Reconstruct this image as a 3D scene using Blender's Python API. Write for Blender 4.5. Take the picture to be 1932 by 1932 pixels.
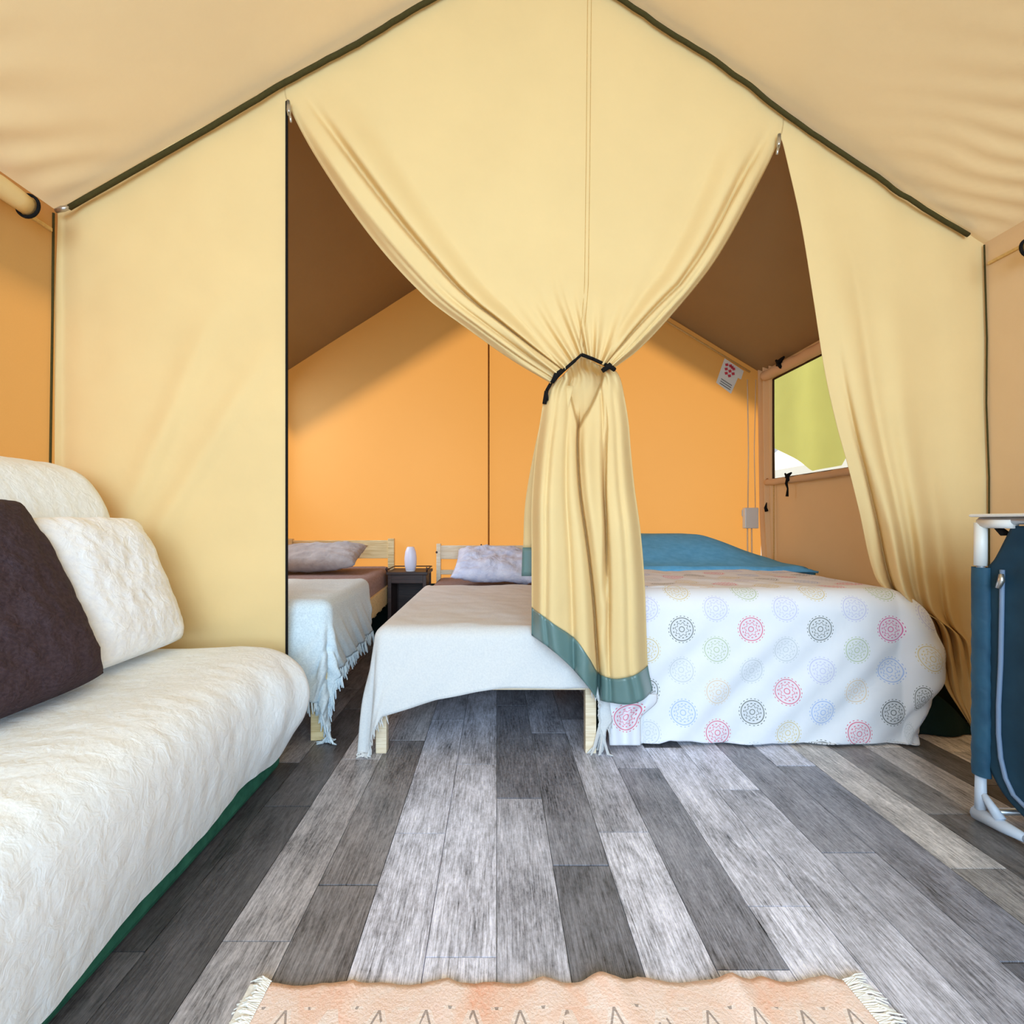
import bpy, bmesh, math, random
from mathutils import Vector, noise
random.seed(7)
sc = bpy.context.scene
C = sc.collection
PI = math.pi
for o in list(bpy.data.objects):
    bpy.data.objects.remove(o)

# ------------------------------------------------------------------ camera, sky, sun, exposure
F, CX, CY, H = 890.0, 937.0, 983.0, 0.98          # focal length and vanishing point in pixels of the 1932 frame
cd = bpy.data.cameras.new('camera')
cam = bpy.data.objects.new('camera', cd)
C.objects.link(cam)
cam.location = (0, 0, H)
cam.rotation_euler = (PI / 2, 0, 0)
cd.sensor_width = 36
cd.lens = F / 1932 * 36
cd.shift_x = (966 - CX) / 1932
cd.shift_y = (CY - 966) / 1932
cd.clip_start = 0.02
sc.camera = cam

w = bpy.data.worlds.new('sky')
sc.world = w
w.use_nodes = True
wn = w.node_tree
bg = wn.nodes['Background']
bg.inputs['Color'].default_value = (0.78, 0.89, 1.0, 1)
bg.inputs['Strength'].default_value = 0.75

sd = bpy.data.lights.new('sun', 'SUN')
sd.energy = 5.3
sd.angle = math.radians(9)
sd.color = (1.0, 0.93, 0.8)
sun = bpy.data.objects.new('sun', sd)
C.objects.link(sun)
az, el = math.radians(27), math.radians(46)        # sun stands behind the tent, a little to the left
sdir = Vector((-math.sin(az) * math.cos(el), math.cos(az) * math.cos(el), math.sin(el)))
sun.rotation_euler = sdir.to_track_quat('Z', 'Y').to_euler()

# daylight through the open front of the tent, behind the camera
ad = bpy.data.lights.new('daylight_front', 'AREA')
ad.shape = 'RECTANGLE'
ad.size, ad.size_y = 3.8, 2.3
ad.energy = 245
ad.color = (0.57, 0.79, 1.0)
al = bpy.data.objects.new('daylight_front', ad)
C.objects.link(al)
al.location = (0.2, -2.5, 1.75)
al.rotation_euler = (PI / 2 - 0.06, 0, 0)

# added fill lamp brightening the beds through the made-up, unseen left window
wd_ = bpy.data.lights.new('bed_fill_lamp', 'AREA')
wd_.shape = 'RECTANGLE'
wd_.size, wd_.size_y = 1.0, 0.8
wd_.energy = 34
wd_.color = (0.72, 0.87, 1.0)
wl_ = bpy.data.objects.new('bed_fill_lamp', wd_)
C.objects.link(wl_)
wl_.location = (-2.12, 3.35, 1.95)
wl_.rotation_euler = Vector((-0.82, 0.0, 0.57)).to_track_quat('Z', 'Y').to_euler()

vs = sc.view_settings
sc.display_settings.display_device = 'sRGB'
vs.view_transform = 'Standard'
vs.look = 'None'
vs.gamma = 1
vs.use_curve_mapping = False
vs.exposure = 0.0
sc.cycles.max_bounces = 10
sc.cycles.diffuse_bounces = 7
sc.cycles.transparent_max_bounces = 8
sc.cycles.sample_clamp_indirect = 6
sc.cycles.use_denoising = True
try:
    sc.cycles.denoiser = 'OPENIMAGEDENOISE'
except Exception:
    pass

# ------------------------------------------------------------------ helpers
def P(px, py, Y):
    return Vector(((px - CX) * Y / F, Y, H + (CY - py) * Y / F))
B = 0.0576
A0 = 1.99 + 1.865 * B
def part_y(px):                                    # the partition stands slightly askew across the tent
    return A0 / (1 - B * (px - CX) / F)
def Q(px, py, off=0.0):
    return P(px, py, part_y(px) + off)
def lerp(a, b, t):
    return a + (b - a) * t
def sm(t, a=0.0, b=1.0):
    t = max(0.0, min(1.0, (t - a) / (b - a)))
    return t * t * (3 - 2 * t)
def poly(keys, t):
    """piecewise linear/smooth lookup; keys = [(t, v)...]"""
    if t <= keys[0][0]:
        return keys[0][1]
    for (t0, v0), (t1, v1) in zip(keys, keys[1:]):
        if t <= t1:
            s = (t - t0) / max(1e-9, t1 - t0)
            return lerp(v0, v1, s)
    return keys[-1][1]
def smoothpoly(keys):
    """monotone-ish cubic (Catmull-Rom) lookup"""
    n = len(keys)
    def f(t):
        if t <= keys[0][0]:
            return keys[0][1]
        if t >= keys[-1][0]:
            return keys[-1][1]
        for i in range(n - 1):
            if t <= keys[i + 1][0]:
                break
        t0, v0 = keys[i]; t1, v1 = keys[i + 1]
        h = t1 - t0
        def slope(j):
            if j == 0: return (keys[1][1] - keys[0][1]) / (keys[1][0] - keys[0][0])
            if j == n - 1: return (keys[-1][1] - keys[-2][1]) / (keys[-1][0] - keys[-2][0])
            return (keys[j + 1][1] - keys[j - 1][1]) / (keys[j + 1][0] - keys[j - 1][0])
        m0, m1 = slope(i) * h, slope(i + 1) * h
        s = (t - t0) / h
        return (2*s**3 - 3*s*s + 1)*v0 + (s**3 - 2*s*s + s)*m0 + (-2*s**3 + 3*s*s)*v1 + (s**3 - s*s)*m1
    return f
def nz(x, y, z=0.0, s=1.0):
    return noise.noise(Vector((x * s, y * s, z * s)))

def link(name, me, m, parent=None, smooth=False):
    o = bpy.data.objects.new(name, me)
    C.objects.link(o)
    if m and not me.materials:
        me.materials.append(m)
    if parent:
        o.parent = parent
    if smooth:
        for p in me.polygons:
            p.use_smooth = True
    return o
def tag(o, label=None, cat=None, group=None, kind=None):
    if label: o['label'] = label
    if cat: o['category'] = cat
    if group: o['group'] = group
    if kind: o['kind'] = kind
    return o
def empty(name, loc=(0, 0, 0), rz=0.0):
    o = bpy.data.objects.new(name, None)
    C.objects.link(o)
    o.location = loc
    o.rotation_euler = (0, 0, rz)
    o.empty_display_size = 0.1
    return o

class MB:
    def __init__(s):
        s.v, s.f, s.uv = [], [], None
    def box(s, x0, x1, y0, y1, z0, z1):
        n = len(s.v)
        s.v += [(x0,y0,z0),(x1,y0,z0),(x1,y1,z0),(x0,y1,z0),(x0,y0,z1),(x1,y0,z1),(x1,y1,z1),(x0,y1,z1)]
        s.f += [tuple(n + i for i in q) for q in ((0,3,2,1),(4,5,6,7),(0,1,5,4),(1,2,6,5),(2,3,7,6),(3,0,4,7))]
        return s
    def tube(s, pts, r, n=10, caps=True):
        pts = [Vector(p) for p in pts]
        k = len(s.v)
        m = len(pts)
        up = None
        for i, p in enumerate(pts):
            d = (pts[min(i + 1, m - 1)] - pts[max(i - 1, 0)]).normalized()
            if up is None:
                up = Vector((0, 0, 1)) if abs(d.z) < 0.9 else Vector((1, 0, 0))
            a = d.cross(up).normalized()
            b = a.cross(d).normalized()
            up = b
            rr = r[i] if isinstance(r, (list, tuple)) else r
            for j in range(n):
                t = 2 * PI * j / n
                s.v.append(tuple(p + a * math.cos(t) * rr + b * math.sin(t) * rr))
        for i in range(m - 1):
            for j in range(n):
                s.f.append((k + i*n + j, k + i*n + (j+1) % n, k + (i+1)*n + (j+1) % n, k + (i+1)*n + j))
        if caps:
            s.f.append(tuple(k + j for j in range(n))[::-1])
            s.f.append(tuple(k + (m-1)*n + j for j in range(n)))
        return s
    def lathe(s, prof, n=24, c=(0, 0, 0)):
        k = len(s.v)
        for r, z in prof:
            for j in range(n):
                t = 2 * PI * j / n
                s.v.append((c[0] + r * math.cos(t), c[1] + r * math.sin(t), c[2] + z))
        for i in range(len(prof) - 1):
            for j in range(n):
                s.f.append((k + i*n + j, k + i*n + (j+1) % n, k + (i+1)*n + (j+1) % n, k + (i+1)*n + j))
        s.f.append(tuple(k + j for j in range(n))[::-1])
        s.f.append(tuple(k + (len(prof)-1)*n + j for j in range(n)))
        return s
    def quad(s, *pts):
        n = len(s.v)
        s.v += [tuple(p) for p in pts]
        s.f.append(tuple(range(n, n + len(pts))))
        return s
    def build(s, name, m, parent=None, smooth=False, bevel=0, solid=0, seg=2):
        me = bpy.data.meshes.new(name)
        me.from_pydata([tuple(v) for v in s.v], [], s.f)
        bm = bmesh.new(); bm.from_mesh(me)
        bmesh.ops.recalc_face_normals(bm, faces=bm.faces)
        bm.to_mesh(me); bm.free()
        me.validate(); me.update()
        o = link(name, me, m, parent, smooth)
        if bevel:
            b = o.modifiers.new('bevel', 'BEVEL'); b.width = bevel; b.segments = seg; b.limit_method = 'ANGLE'
        if solid:
            q = o.modifiers.new('solid', 'SOLIDIFY'); q.thickness = solid; q.offset = 0
        return o

def grid(name, nu, nv, fn, m, parent=None, solid=0, uvfn=None, smooth=True, skip=None, rim_u=False):
    """fn(u,v) -> Vector, u,v in 0..1"""
    vs_, fs, uvs = [], [], []
    for j in range(nv + 1):
        for i in range(nu + 1):
            vs_.append(tuple(fn(i / nu, j / nv)))
            if uvfn: uvs.append(uvfn(i / nu, j / nv))
    for j in range(nv):
        for i in range(nu):
            if skip and skip((i + .5) / nu, (j + .5) / nv):
                continue
            a = j * (nu + 1) + i
            fs.append((a, a + 1, a + nu + 2, a + nu + 1))
    me = bpy.data.meshes.new(name)
    me.from_pydata(vs_, [], fs)
    if uvfn:
        ul = me.uv_layers.new(name='UVMap')
        for l in me.loops:
            ul.data[l.index].uv = uvs[l.vertex_index]
    me.update()
    o = link(name, me, m, parent, smooth)
    if solid:
        q = o.modifiers.new('solid', 'SOLIDIFY'); q.thickness = solid; q.offset = 0
    return o

# ------------------------------------------------------------------ materials
def newmat(name):
    m = bpy.data.materials.new(name)
    m.use_nodes = True
    nt = m.node_tree
    return m, nt, nt.nodes['Principled BSDF'], nt.nodes['Material Output']
def rgb(r, g, b):
    """sRGB 0-255 to linear"""
    f = lambda c: (c / 255) / 12.92 if c / 255 <= 0.04045 else ((c / 255 + 0.055) / 1.055) ** 2.4
    return (f(r), f(g), f(b), 1)
def node(nt, t, **k):
    n = nt.nodes.new(t)
    for a, b in k.items():
        setattr(n, a, b)
    return n
def noise_tex(nt, scale, detail=3, vec=None, rough=.55, dist=0):
    n = node(nt, 'ShaderNodeTexNoise')
    n.inputs['Scale'].default_value = scale
    n.inputs['Detail'].default_value = detail
    n.inputs['Roughness'].default_value = rough
    n.inputs['Distortion'].default_value = dist
    if vec: nt.links.new(vec, n.inputs['Vector'])
    return n
def mapping(nt, scale=(1, 1, 1), rot=(0, 0, 0), src='Object'):
    tc = node(nt, 'ShaderNodeTexCoord')
    mp = node(nt, 'ShaderNodeMapping')
    mp.inputs['Scale'].default_value = scale
    mp.inputs['Rotation'].default_value = rot
    nt.links.new(tc.outputs[src], mp.inputs['Vector'])
    return mp.outputs['Vector']
def mixc(nt, fac, a, b):
    n = node(nt, 'ShaderNodeMix', data_type='RGBA')
    for sock, val in ((n.inputs[0], fac), (n.inputs[6], a), (n.inputs[7], b)):
        if hasattr(val, 'links') or isinstance(val, bpy.types.NodeSocket):
            nt.links.new(val, sock)
        else:
            sock.default_value = val
    return n.outputs[2]
def ramp(nt, fac, stops):
    r = node(nt, 'ShaderNodeValToRGB')
    e = r.color_ramp.elements
    e[0].position, e[0].color = stops[0]
    e[1].position, e[1].color = stops[-1]
    for p_, c_ in stops[1:-1]:
        x = e.new(p_); x.color = c_
    nt.links.new(fac, r.inputs['Fac'])
    return r.outputs['Color']
def bump(nt, bsdf_in, height, strength=.3, dist=.01):
    b = node(nt, 'ShaderNodeBump')
    b.inputs['Strength'].default_value = strength
    b.inputs['Distance'].default_value = dist
    nt.links.new(height, b.inputs['Height'])
    nt.links.new(b.outputs['Normal'], bsdf_in)
    return b

def canvas(name, col, trans=None, tfac=0.0, var=.06, bs=.25):
    """tent cloth: diffuse plus some light passing through"""
    m, nt, bs_, out = newmat(name)
    v = mapping(nt)
    big = noise_tex(nt, 3.0, 4, v)
    c = mixc(nt, big.outputs['Fac'], tuple(x * (1 - var) for x in col[:3]) + (1,), tuple(min(1, x * (1 + var)) for x in col[:3]) + (1,))
    nt.links.new(c, bs_.inputs['Base Color'])
    bs_.inputs['Roughness'].default_value = .85
    bs_.inputs['Specular IOR Level'].default_value = .15
    fine = noise_tex(nt, 350, 2, v)
    mid = noise_tex(nt, 9, 3, v)
    ad = node(nt, 'ShaderNodeMath', operation='MULTIPLY_ADD')
    ad.inputs[1].default_value = .06
    nt.links.new(fine.outputs['Fac'], ad.inputs[0]); nt.links.new(mid.outputs['Fac'], ad.inputs[2])
    b = bump(nt, bs_.inputs['Normal'], ad.outputs[0], bs, .01)
    if tfac:
        t = node(nt, 'ShaderNodeBsdfTranslucent')
        g = noise_tex(nt, 260, 2, v)
        tc = mixc(nt, g.outputs['Fac'], tuple(x * .9 for x in trans[:3]) + (1,), trans)
        nt.links.new(tc, t.inputs['Color'])
        mx = node(nt, 'ShaderNodeMixShader')
        mx.inputs[0].default_value = tfac
        nt.links.new(bs_.outputs[0], mx.inputs[1]); nt.links.new(t.outputs[0], mx.inputs[2])
        nt.links.new(mx.outputs[0], out.inputs['Surface'])
    return m
def fabric(name, col, col2=None, scale=60, bs=.5, dist=.004, rough=.9, stretch=(1, 1, 1), sheen=.0, wr=0):
    m, nt, b, out = newmat(name)
    v = mapping(nt, stretch)
    n1 = noise_tex(nt, scale, 4, v)
    col2 = col2 or tuple(x * .82 for x in col[:3]) + (1,)
    nt.links.new(ramp(nt, n1.outputs['Fac'], [(.3, col2), (.65, col)]), b.inputs['Base Color'])
    b.inputs['Roughness'].default_value = rough
    b.inputs['Specular IOR Level'].default_value = .2
    h = n1.outputs['Fac']
    if wr:
        v2 = mapping(nt)
        n2 = noise_tex(nt, wr, 3, v2, dist=1.2)
        a = node(nt, 'ShaderNodeMath', operation='MULTIPLY_ADD')
        a.inputs[1].default_value = .4
        nt.links.new(n1.outputs['Fac'], a.inputs[0]); nt.links.new(n2.outputs['Fac'], a.inputs[2])
        h = a.outputs[0]
    bump(nt, b.inputs['Normal'], h, bs, dist)
    return m
def plain(name, col, rough=.5, metal=0, spec=.5, var=.0):
    m, nt, b, out = newmat(name)
    b.inputs['Roughness'].default_value = rough
    b.inputs['Metallic'].default_value = metal
    b.inputs['Specular IOR Level'].default_value = spec
    v = mapping(nt)
    n = noise_tex(nt, 25, 3, v)
    nt.links.new(mixc(nt, n.outputs['Fac'], tuple(x * (1 - var) for x in col[:3]) + (1,), col), b.inputs['Base Color'])
    return m
def wood(name, c1, c2, scale=(2, 30, 30), rough=.5):
    m, nt, b, out = newmat(name)
    v = mapping(nt, scale)
    n = noise_tex(nt, 2.0, 5, v, dist=1.5)
    nt.links.new(ramp(nt, n.outputs['Fac'], [(.35, c1), (.62, c2)]), b.inputs['Base Color'])
    b.inputs['Roughness'].default_value = rough
    bump(nt, b.inputs['Normal'], n.outputs['Fac'], .12, .003)
    return m

M = {}
M['partition'] = canvas('beige_canvas', rgb(229, 200, 145), rgb(240, 190, 110), .06)
M['roof'] = canvas('roof_canvas', rgb(228, 195, 140), (1.0, .91, .74, 1), .10)
M['orange'] = canvas('orange_canvas', rgb(190, 150, 100), (.93, .42, .10, 1), .50)
M['tan'] = canvas('tan_canvas', rgb(226, 194, 154), (.95, .5, .2, 1), .2)
M['piping'] = fabric('olive_piping', rgb(70, 62, 30), scale=80)
M['roof_shade'] = canvas('roof_shade_brown', rgb(150, 124, 86), rgb(150, 124, 86), 0)  # darker brown carries the shade of the sleeping-room roof in its colour
M['seam'] = fabric('pale_seam', rgb(215, 175, 110), scale=90)
M['black'] = fabric('black_webbing', rgb(22, 20, 20), rgb(12, 11, 12), scale=120)
M['steel'] = plain('zip_metal', rgb(190, 186, 180), .3, .9)
M['whiteplastic'] = plain('white_plastic', rgb(226, 226, 222), .4, var=.04)
M['tealhem'] = plain('teal_vinyl', rgb(98, 128, 126), .33, spec=.6, var=.12)
M['darkgreen'] = fabric('dark_green_tarpaulin', rgb(22, 44, 42), scale=40)
M['pine'] = wood('pine', rgb(205, 176, 120), rgb(236, 214, 165))
M['pinepale'] = wood('pale_pine', rgb(222, 200, 165), rgb(242, 226, 200))
M['darkwood'] = wood('dark_wood', rgb(38, 26, 24), rgb(66, 46, 42))
M['throw'] = fabric('pale_blue_throw', rgb(216, 217, 217), rgb(206, 208, 210), scale=140, bs=.5, dist=.004, wr=6)
M['throwgrey'] = fabric('pale_grey_blue_throw', rgb(214, 228, 236), rgb(192, 208, 218), scale=140, bs=.6, dist=.005, wr=7)
M['sheet'] = fabric('mauve_brown_sheet', rgb(158, 136, 134), rgb(134, 114, 112), scale=50, wr=8)
M['pillowblue'] = fabric('lavender_blue_pillowcase', rgb(220, 228, 250), rgb(196, 206, 236), scale=14, bs=.8, dist=.02, wr=7)
M['pillowgrey'] = fabric('taupe_pillowcase', rgb(178, 176, 180), rgb(158, 154, 158), scale=14, bs=.6, dist=.02, wr=6)
M['blue'] = fabric('teal_blue_cotton', rgb(104, 176, 218), rgb(88, 160, 204), scale=20, bs=.4, dist=.01, wr=5)
M['cream'] = fabric('cream_quilted_throw', rgb(242, 247, 251), rgb(234, 239, 243), scale=26, bs=.5, dist=.006, stretch=(3, 3, 1.0), wr=26)
M['whitecush'] = fabric('white_matelasse', rgb(250, 252, 255), rgb(240, 243, 250), scale=60, bs=.8, dist=.006, wr=22)
M['darkcush'] = fabric('dark_plum_brown_cotton', rgb(74, 60, 66), rgb(56, 44, 50), scale=90, bs=.8, dist=.006, stretch=(1, 1, 3), wr=30)
M['greenbase'] = fabric('green_upholstery', rgb(52, 112, 92), rgb(36, 88, 72), scale=22, bs=.3)
M['navy'] = fabric('petrol_blue_nylon', rgb(44, 82, 104), rgb(36, 68, 90), scale=12, bs=.5, dist=.01, rough=.55, wr=9)
M['navypanel'] = fabric('dark_blue_nylon', rgb(30, 60, 78), rgb(24, 50, 66), scale=8, bs=.3, dist=.01, rough=.6, wr=4)
M['zip'] = plain('blue_grey_zip', rgb(112, 132, 160), .5)
M['alu'] = plain('brushed_aluminium', rgb(205, 208, 214), .3, .8)
M['greyplastic'] = plain('pale_grey_plastic', rgb(190, 200, 214), .45, var=.05)
M['lampglass'] = plain('frosted_white_glass', rgb(226, 226, 244), .35, var=.02)
M['greensheet'] = canvas('yellow_green_sheet', rgb(214, 212, 120), rgb(236, 232, 132), .5, var=.22)
M['grass'] = fabric('dry_grass', rgb(150, 148, 110), rgb(120, 122, 84), scale=6, bs=.2)
M['whitetent'] = plain('white_tarpaulin', rgb(245, 245, 245), .6)
M['matt'] = fabric('mattress_ticking', rgb(205, 205, 205), scale=60)

def film_mat():
    m, nt, b, out = newmat('clear_film')
    t = node(nt, 'ShaderNodeBsdfTransparent')
    mx = node(nt, 'ShaderNodeMixShader')
    b.inputs['Base Color'].default_value = (.9, .95, .8, 1)
    b.inputs['Roughness'].default_value = .2
    mx.inputs[0].default_value = .93
    nt.links.new(b.outputs[0], mx.inputs[1]); nt.links.new(t.outputs[0], mx.inputs[2])
    nt.links.new(mx.outputs[0], out.inputs['Surface'])
    return m
M['film'] = film_mat()

def plank_mat():
    m, nt, b, out = newmat('grey_oak_vinyl')
    geo = node(nt, 'ShaderNodeNewGeometry')
    oi = node(nt, 'ShaderNodeObjectInfo')
    off = node(nt, 'ShaderNodeCombineXYZ')
    mul = node(nt, 'ShaderNodeMath', operation='MULTIPLY'); mul.inputs[1].default_value = 37.0
    nt.links.new(oi.outputs['Random'], mul.inputs[0])
    nt.links.new(mul.outputs[0], off.inputs['X']); nt.links.new(mul.outputs[0], off.inputs['Z'])
    add = node(nt, 'ShaderNodeVectorMath', operation='ADD')
    nt.links.new(geo.outputs['Position'], add.inputs[0]); nt.links.new(off.outputs[0], add.inputs[1])
    def mp(s):
        q = node(nt, 'ShaderNodeMapping'); q.inputs['Scale'].default_value = s
        nt.links.new(add.outputs[0], q.inputs['Vector']); return q.outputs[0]
    grain = noise_tex(nt, 1.0, 6, mp((260, 12, 1)), .75, .8)
    rings = noise_tex(nt, 1.0, 2, mp((12, 1.6, 1)), .5, 1.0)
    wv = node(nt, 'ShaderNodeMath', operation='SINE')
    mm = node(nt, 'ShaderNodeMath', operation='MULTIPLY'); mm.inputs[1].default_value = 75
    nt.links.new(rings.outputs['Fac'], mm.inputs[0]); nt.links.new(mm.outputs[0], wv.inputs[0])
    patch = noise_tex(nt, 1.0, 5, mp((11, 4.5, 1)), .7)
    speck = noise_tex(nt, 1.0, 3, mp((120, 60, 1)), .8)
    # tone from the object's own colour
    tone = oi.outputs['Color']
    sep = node(nt, 'ShaderNodeSeparateColor'); nt.links.new(tone, sep.inputs[0])
    def madd(a, mlt, c):
        x = node(nt, 'ShaderNodeMath', operation='MULTIPLY_ADD')
        nt.links.new(a, x.inputs[0]); x.inputs[1].default_value = mlt
        if isinstance(c, float): x.inputs[2].default_value = c
        else: nt.links.new(c, x.inputs[2])
        return x.outputs[0]
    t = madd(grain.outputs['Fac'], 1.7, -0.85)
    t = madd(wv.outputs[0], 0.055, t)
    t = madd(patch.outputs['Fac'], 1.1, t)
    t = madd(speck.outputs['Fac'], .6, t)
    t = madd(t, 1.0, -0.85)
    # value = tone * (1 + k*t)
    k = madd(t, 2.1, 1.05)
    val = node(nt, 'ShaderNodeVectorMath', operation='SCALE')
    nt.links.new(tone, val.inputs[0]); nt.links.new(k, val.inputs['Scale'])
    nt.links.new(val.outputs[0], b.inputs['Base Color'])
    r = madd(grain.outputs['Fac'], .25, .26)
    nt.links.new(r, b.inputs['Roughness'])
    b.inputs['Specular IOR Level'].default_value = .5
    bump(nt, b.inputs['Normal'], grain.outputs['Fac'], .12, .002)
    return m
M['plank'] = plank_mat()
M['joint'] = plain('pale_joint', rgb(205, 205, 208), .5)

def rug_mat():
    m, nt, b, out = newmat('washed_salmon_rug')
    v = mapping(nt)
    sep = node(nt, 'ShaderNodeSeparateXYZ'); nt.links.new(v, sep.inputs[0])
    n = noise_tex(nt, 5.5, 4, v, .6, .5)
    n2 = noise_tex(nt, 170, 2, v)
    base = ramp(nt, n.outputs['Fac'], [(.30, rgb(236, 160, 125)), (.42, rgb(236, 190, 168)), (.52, rgb(234, 216, 208)), (.62, rgb(236, 206, 196)), (.75, rgb(236, 176, 160))])
    base = mixc(nt, n2.outputs['Fac'], base, rgb(244, 214, 196))
    # zigzag line of lozenges: |frac(x/p)-.5| compared with y
    def math_(op, a, b_=None):
        x = node(nt, 'ShaderNodeMath', operation=op)
        for i, q in enumerate((a, b_)):
            if q is None: continue
            if isinstance(q, (int, float)): x.inputs[i].default_value = q
            else: nt.links.new(q, x.inputs[i])
        return x.outputs[0]
    fx = math_('ABSOLUTE', math_('SUBTRACT', math_('FRACT', math_('DIVIDE', sep.outputs['X'], .093)), .5))
    fy = math_('FRACT', math_('DIVIDE', math_('ADD', sep.outputs['Y'], -.937 + 1.2), .12))
    d = math_('ABSOLUTE', math_('SUBTRACT', math_('SUBTRACT', 1.0, math_('MULTIPLY', fx, 2.0)), fy))
    line = math_('LESS_THAN', d, .05)
    edge = math_('LESS_THAN', sep.outputs['Y'], .943)
    line = math_('MULTIPLY', line, edge)
    wide = math_('MULTIPLY', math_('LESS_THAN', d, .22), edge)
    base = mixc(nt, math_('MULTIPLY', wide, .55), base, rgb(240, 228, 220))
    gap = noise_tex(nt, 14, 2, v)
    line = math_('MULTIPLY', line, math_('GREATER_THAN', gap.outputs['Fac'], .47))
    base = mixc(nt, math_('MULTIPLY', line, .6), base, rgb(92, 78, 74))
    nt.links.new(base, b.inputs['Base Color'])
    b.inputs['Roughness'].default_value = .95
    b.inputs['Specular IOR Level'].default_value = .1
    bump(nt, b.inputs['Normal'], n2.outputs['Fac'], .5, .004)
    return m
M['rug'] = rug_mat()
M['rugfringe'] = fabric('cream_wool', rgb(240, 236, 228), scale=90)

def spread_mat(pc, pr):
    """white cotton with printed rosettes on a staggered lattice; the UV map is in metres of cloth"""
    m, nt, b, out = newmat('rosette_print')
    uv = node(nt, 'ShaderNodeUVMap')
    sep = node(nt, 'ShaderNodeSeparateXYZ'); nt.links.new(uv.outputs[0], sep.inputs[0])
    def mt(op, a, b_=None, c_=None):
        x = node(nt, 'ShaderNodeMath', operation=op)
        for i, q in enumerate((a, b_, c_)):
            if q is None: continue
            if isinstance(q, (int, float)): x.inputs[i].default_value = q
            else: nt.links.new(q, x.inputs[i])
        return x.outputs[0]
    cu = mt('DIVIDE', sep.outputs['X'], pc)
    col = mt('FLOOR', cu)
    odd = mt('MULTIPLY', mt('FLOORED_MODULO', col, 2.0), .5)
    cv = mt('ADD', mt('DIVIDE', sep.outputs['Y'], pr), odd)
    du = mt('MULTIPLY', mt('SUBTRACT', mt('FRACT', cu), .5), pc)
    dv = mt('MULTIPLY', mt('SUBTRACT', mt('FRACT', cv), .5), pr)
    r = mt('SQRT', mt('ADD', mt('MULTIPLY', du, du), mt('MULTIPLY', dv, dv)))
    ang = mt('ARCTAN2', dv, du)
    def ring(r0, wdt):
        return mt('LESS_THAN', mt('ABSOLUTE', mt('SUBTRACT', r, r0)), wdt)
    petals = mt('ADD', .026, mt('MULTIPLY', mt('SINE', mt('MULTIPLY', ang, 8.0)), .004))
    pet = mt('LESS_THAN', mt('ABSOLUTE', mt('SUBTRACT', r, petals)), .0016)
    dots = mt('MULTIPLY', ring(.0575, .0016), mt('GREATER_THAN', mt('SINE', mt('MULTIPLY', ang, 22.0)), .2))
    dots2 = mt('MULTIPLY', ring(.037, .0022), mt('GREATER_THAN', mt('SINE', mt('MULTIPLY', ang, 14.0)), .1))
    tot = mt('MAXIMUM', mt('MAXIMUM', ring(.0495, .0020), pet), mt('MAXIMUM', dots, mt('MAXIMUM', dots2, ring(.011, .0018))))
    fill = mt('MULTIPLY', mt('LESS_THAN', r, .049), .12)
    tot = mt('MAXIMUM', mt('MULTIPLY', tot, .85), fill)
    at = node(nt, 'ShaderNodeAttribute'); at.attribute_name = 'print_colour'
    v = mapping(nt)
    n1 = noise_tex(nt, 7, 3, v, dist=1.0)
    white = mixc(nt, n1.outputs['Fac'], rgb(226, 228, 234), rgb(234, 235, 240))
    nt.links.new(mixc(nt, tot, white, at.outputs['Color']), b.inputs['Base Color'])
    b.inputs['Roughness'].default_value = .9
    b.inputs['Specular IOR Level'].default_value = .15
    n2 = noise_tex(nt, 5, 3, v, dist=2.0)
    bump(nt, b.inputs['Normal'], n2.outputs['Fac'], .25, .01)
    return m

# ------------------------------------------------------------------ the setting: floor
XL, XR, YB, YF = -1.86, 2.30, 4.12, -1.5
EAVE, RX, RZ = 2.29, 0.1776, 3.58
floor = MB().box(XL - .05, XR + .05, YF - .1, YB + .1, -.12, -.008).build('floor', M['joint'])
tag(floor, kind='structure')
plank_me = bpy.data.meshes.new('plank')
bm = bmesh.new()
bmesh.ops.create_cube(bm, size=1.0)
bmesh.ops.bevel(bm, geom=[e for e in bm.edges if all(v.co.z > 0 for v in e.verts)], offset=.012, segments=1, affect='EDGES')
bm.to_mesh(plank_me); bm.free()
plank_me.materials.append(M['plank'])
LT, ML, MD, DK, BK = .46, .34, .21, .125, .062
joints = {-5: 1.62, -4: 1.10, -3: 1.27, -2: 1.48, -1: 1.06, 0: 1.667, 1: 1.342, 2: 1.486, 3: 1.87, 4: 1.20, 5: 1.72, 6: 1.393,
          7: 1.888, 8: 1.33, 9: 1.577, 10: 1.2, 11: 1.75}
tones = {(-3, -1): .155, (-3, 0): .17, (-3, 1): ML, (-2, -1): .44, (-2, 0): .40, (-2, 1): .3, (-1, -1): LT, (-1, 0): .42, (-1, 1): .36,
         (0, -1): .33, (0, 0): .17, (0, 1): .2, (1, -1): .15, (1, 0): .19, (1, 1): .26, (2, -1): .44, (2, 0): .34, (3, -1): .20, (3, 0): .33, (3, -2): LT,
         (4, -1): LT, (4, 0): .42, (5, -1): .36, (5, 0): .44, (6, -1): .26, (6, 0): .22, (7, -1): .19, (7, 0): .40, (7, -2): .11,
         (8, -1): .22, (8, 0): .36, (9, -1): .11, (9, 0): .17, (10, -1): .15, (10, 0): .3, (11, 0): .13, (11, -1): .08,
         (-4, -1): .27, (-4, 0): .26, (-5, -1): .075, (-5, 0): .095, (-6, -1): .10, (-6, 0): .07, (-7, 0): .1, (-7, -1): .08}
PW = .16
rr = random.Random(3)
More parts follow.
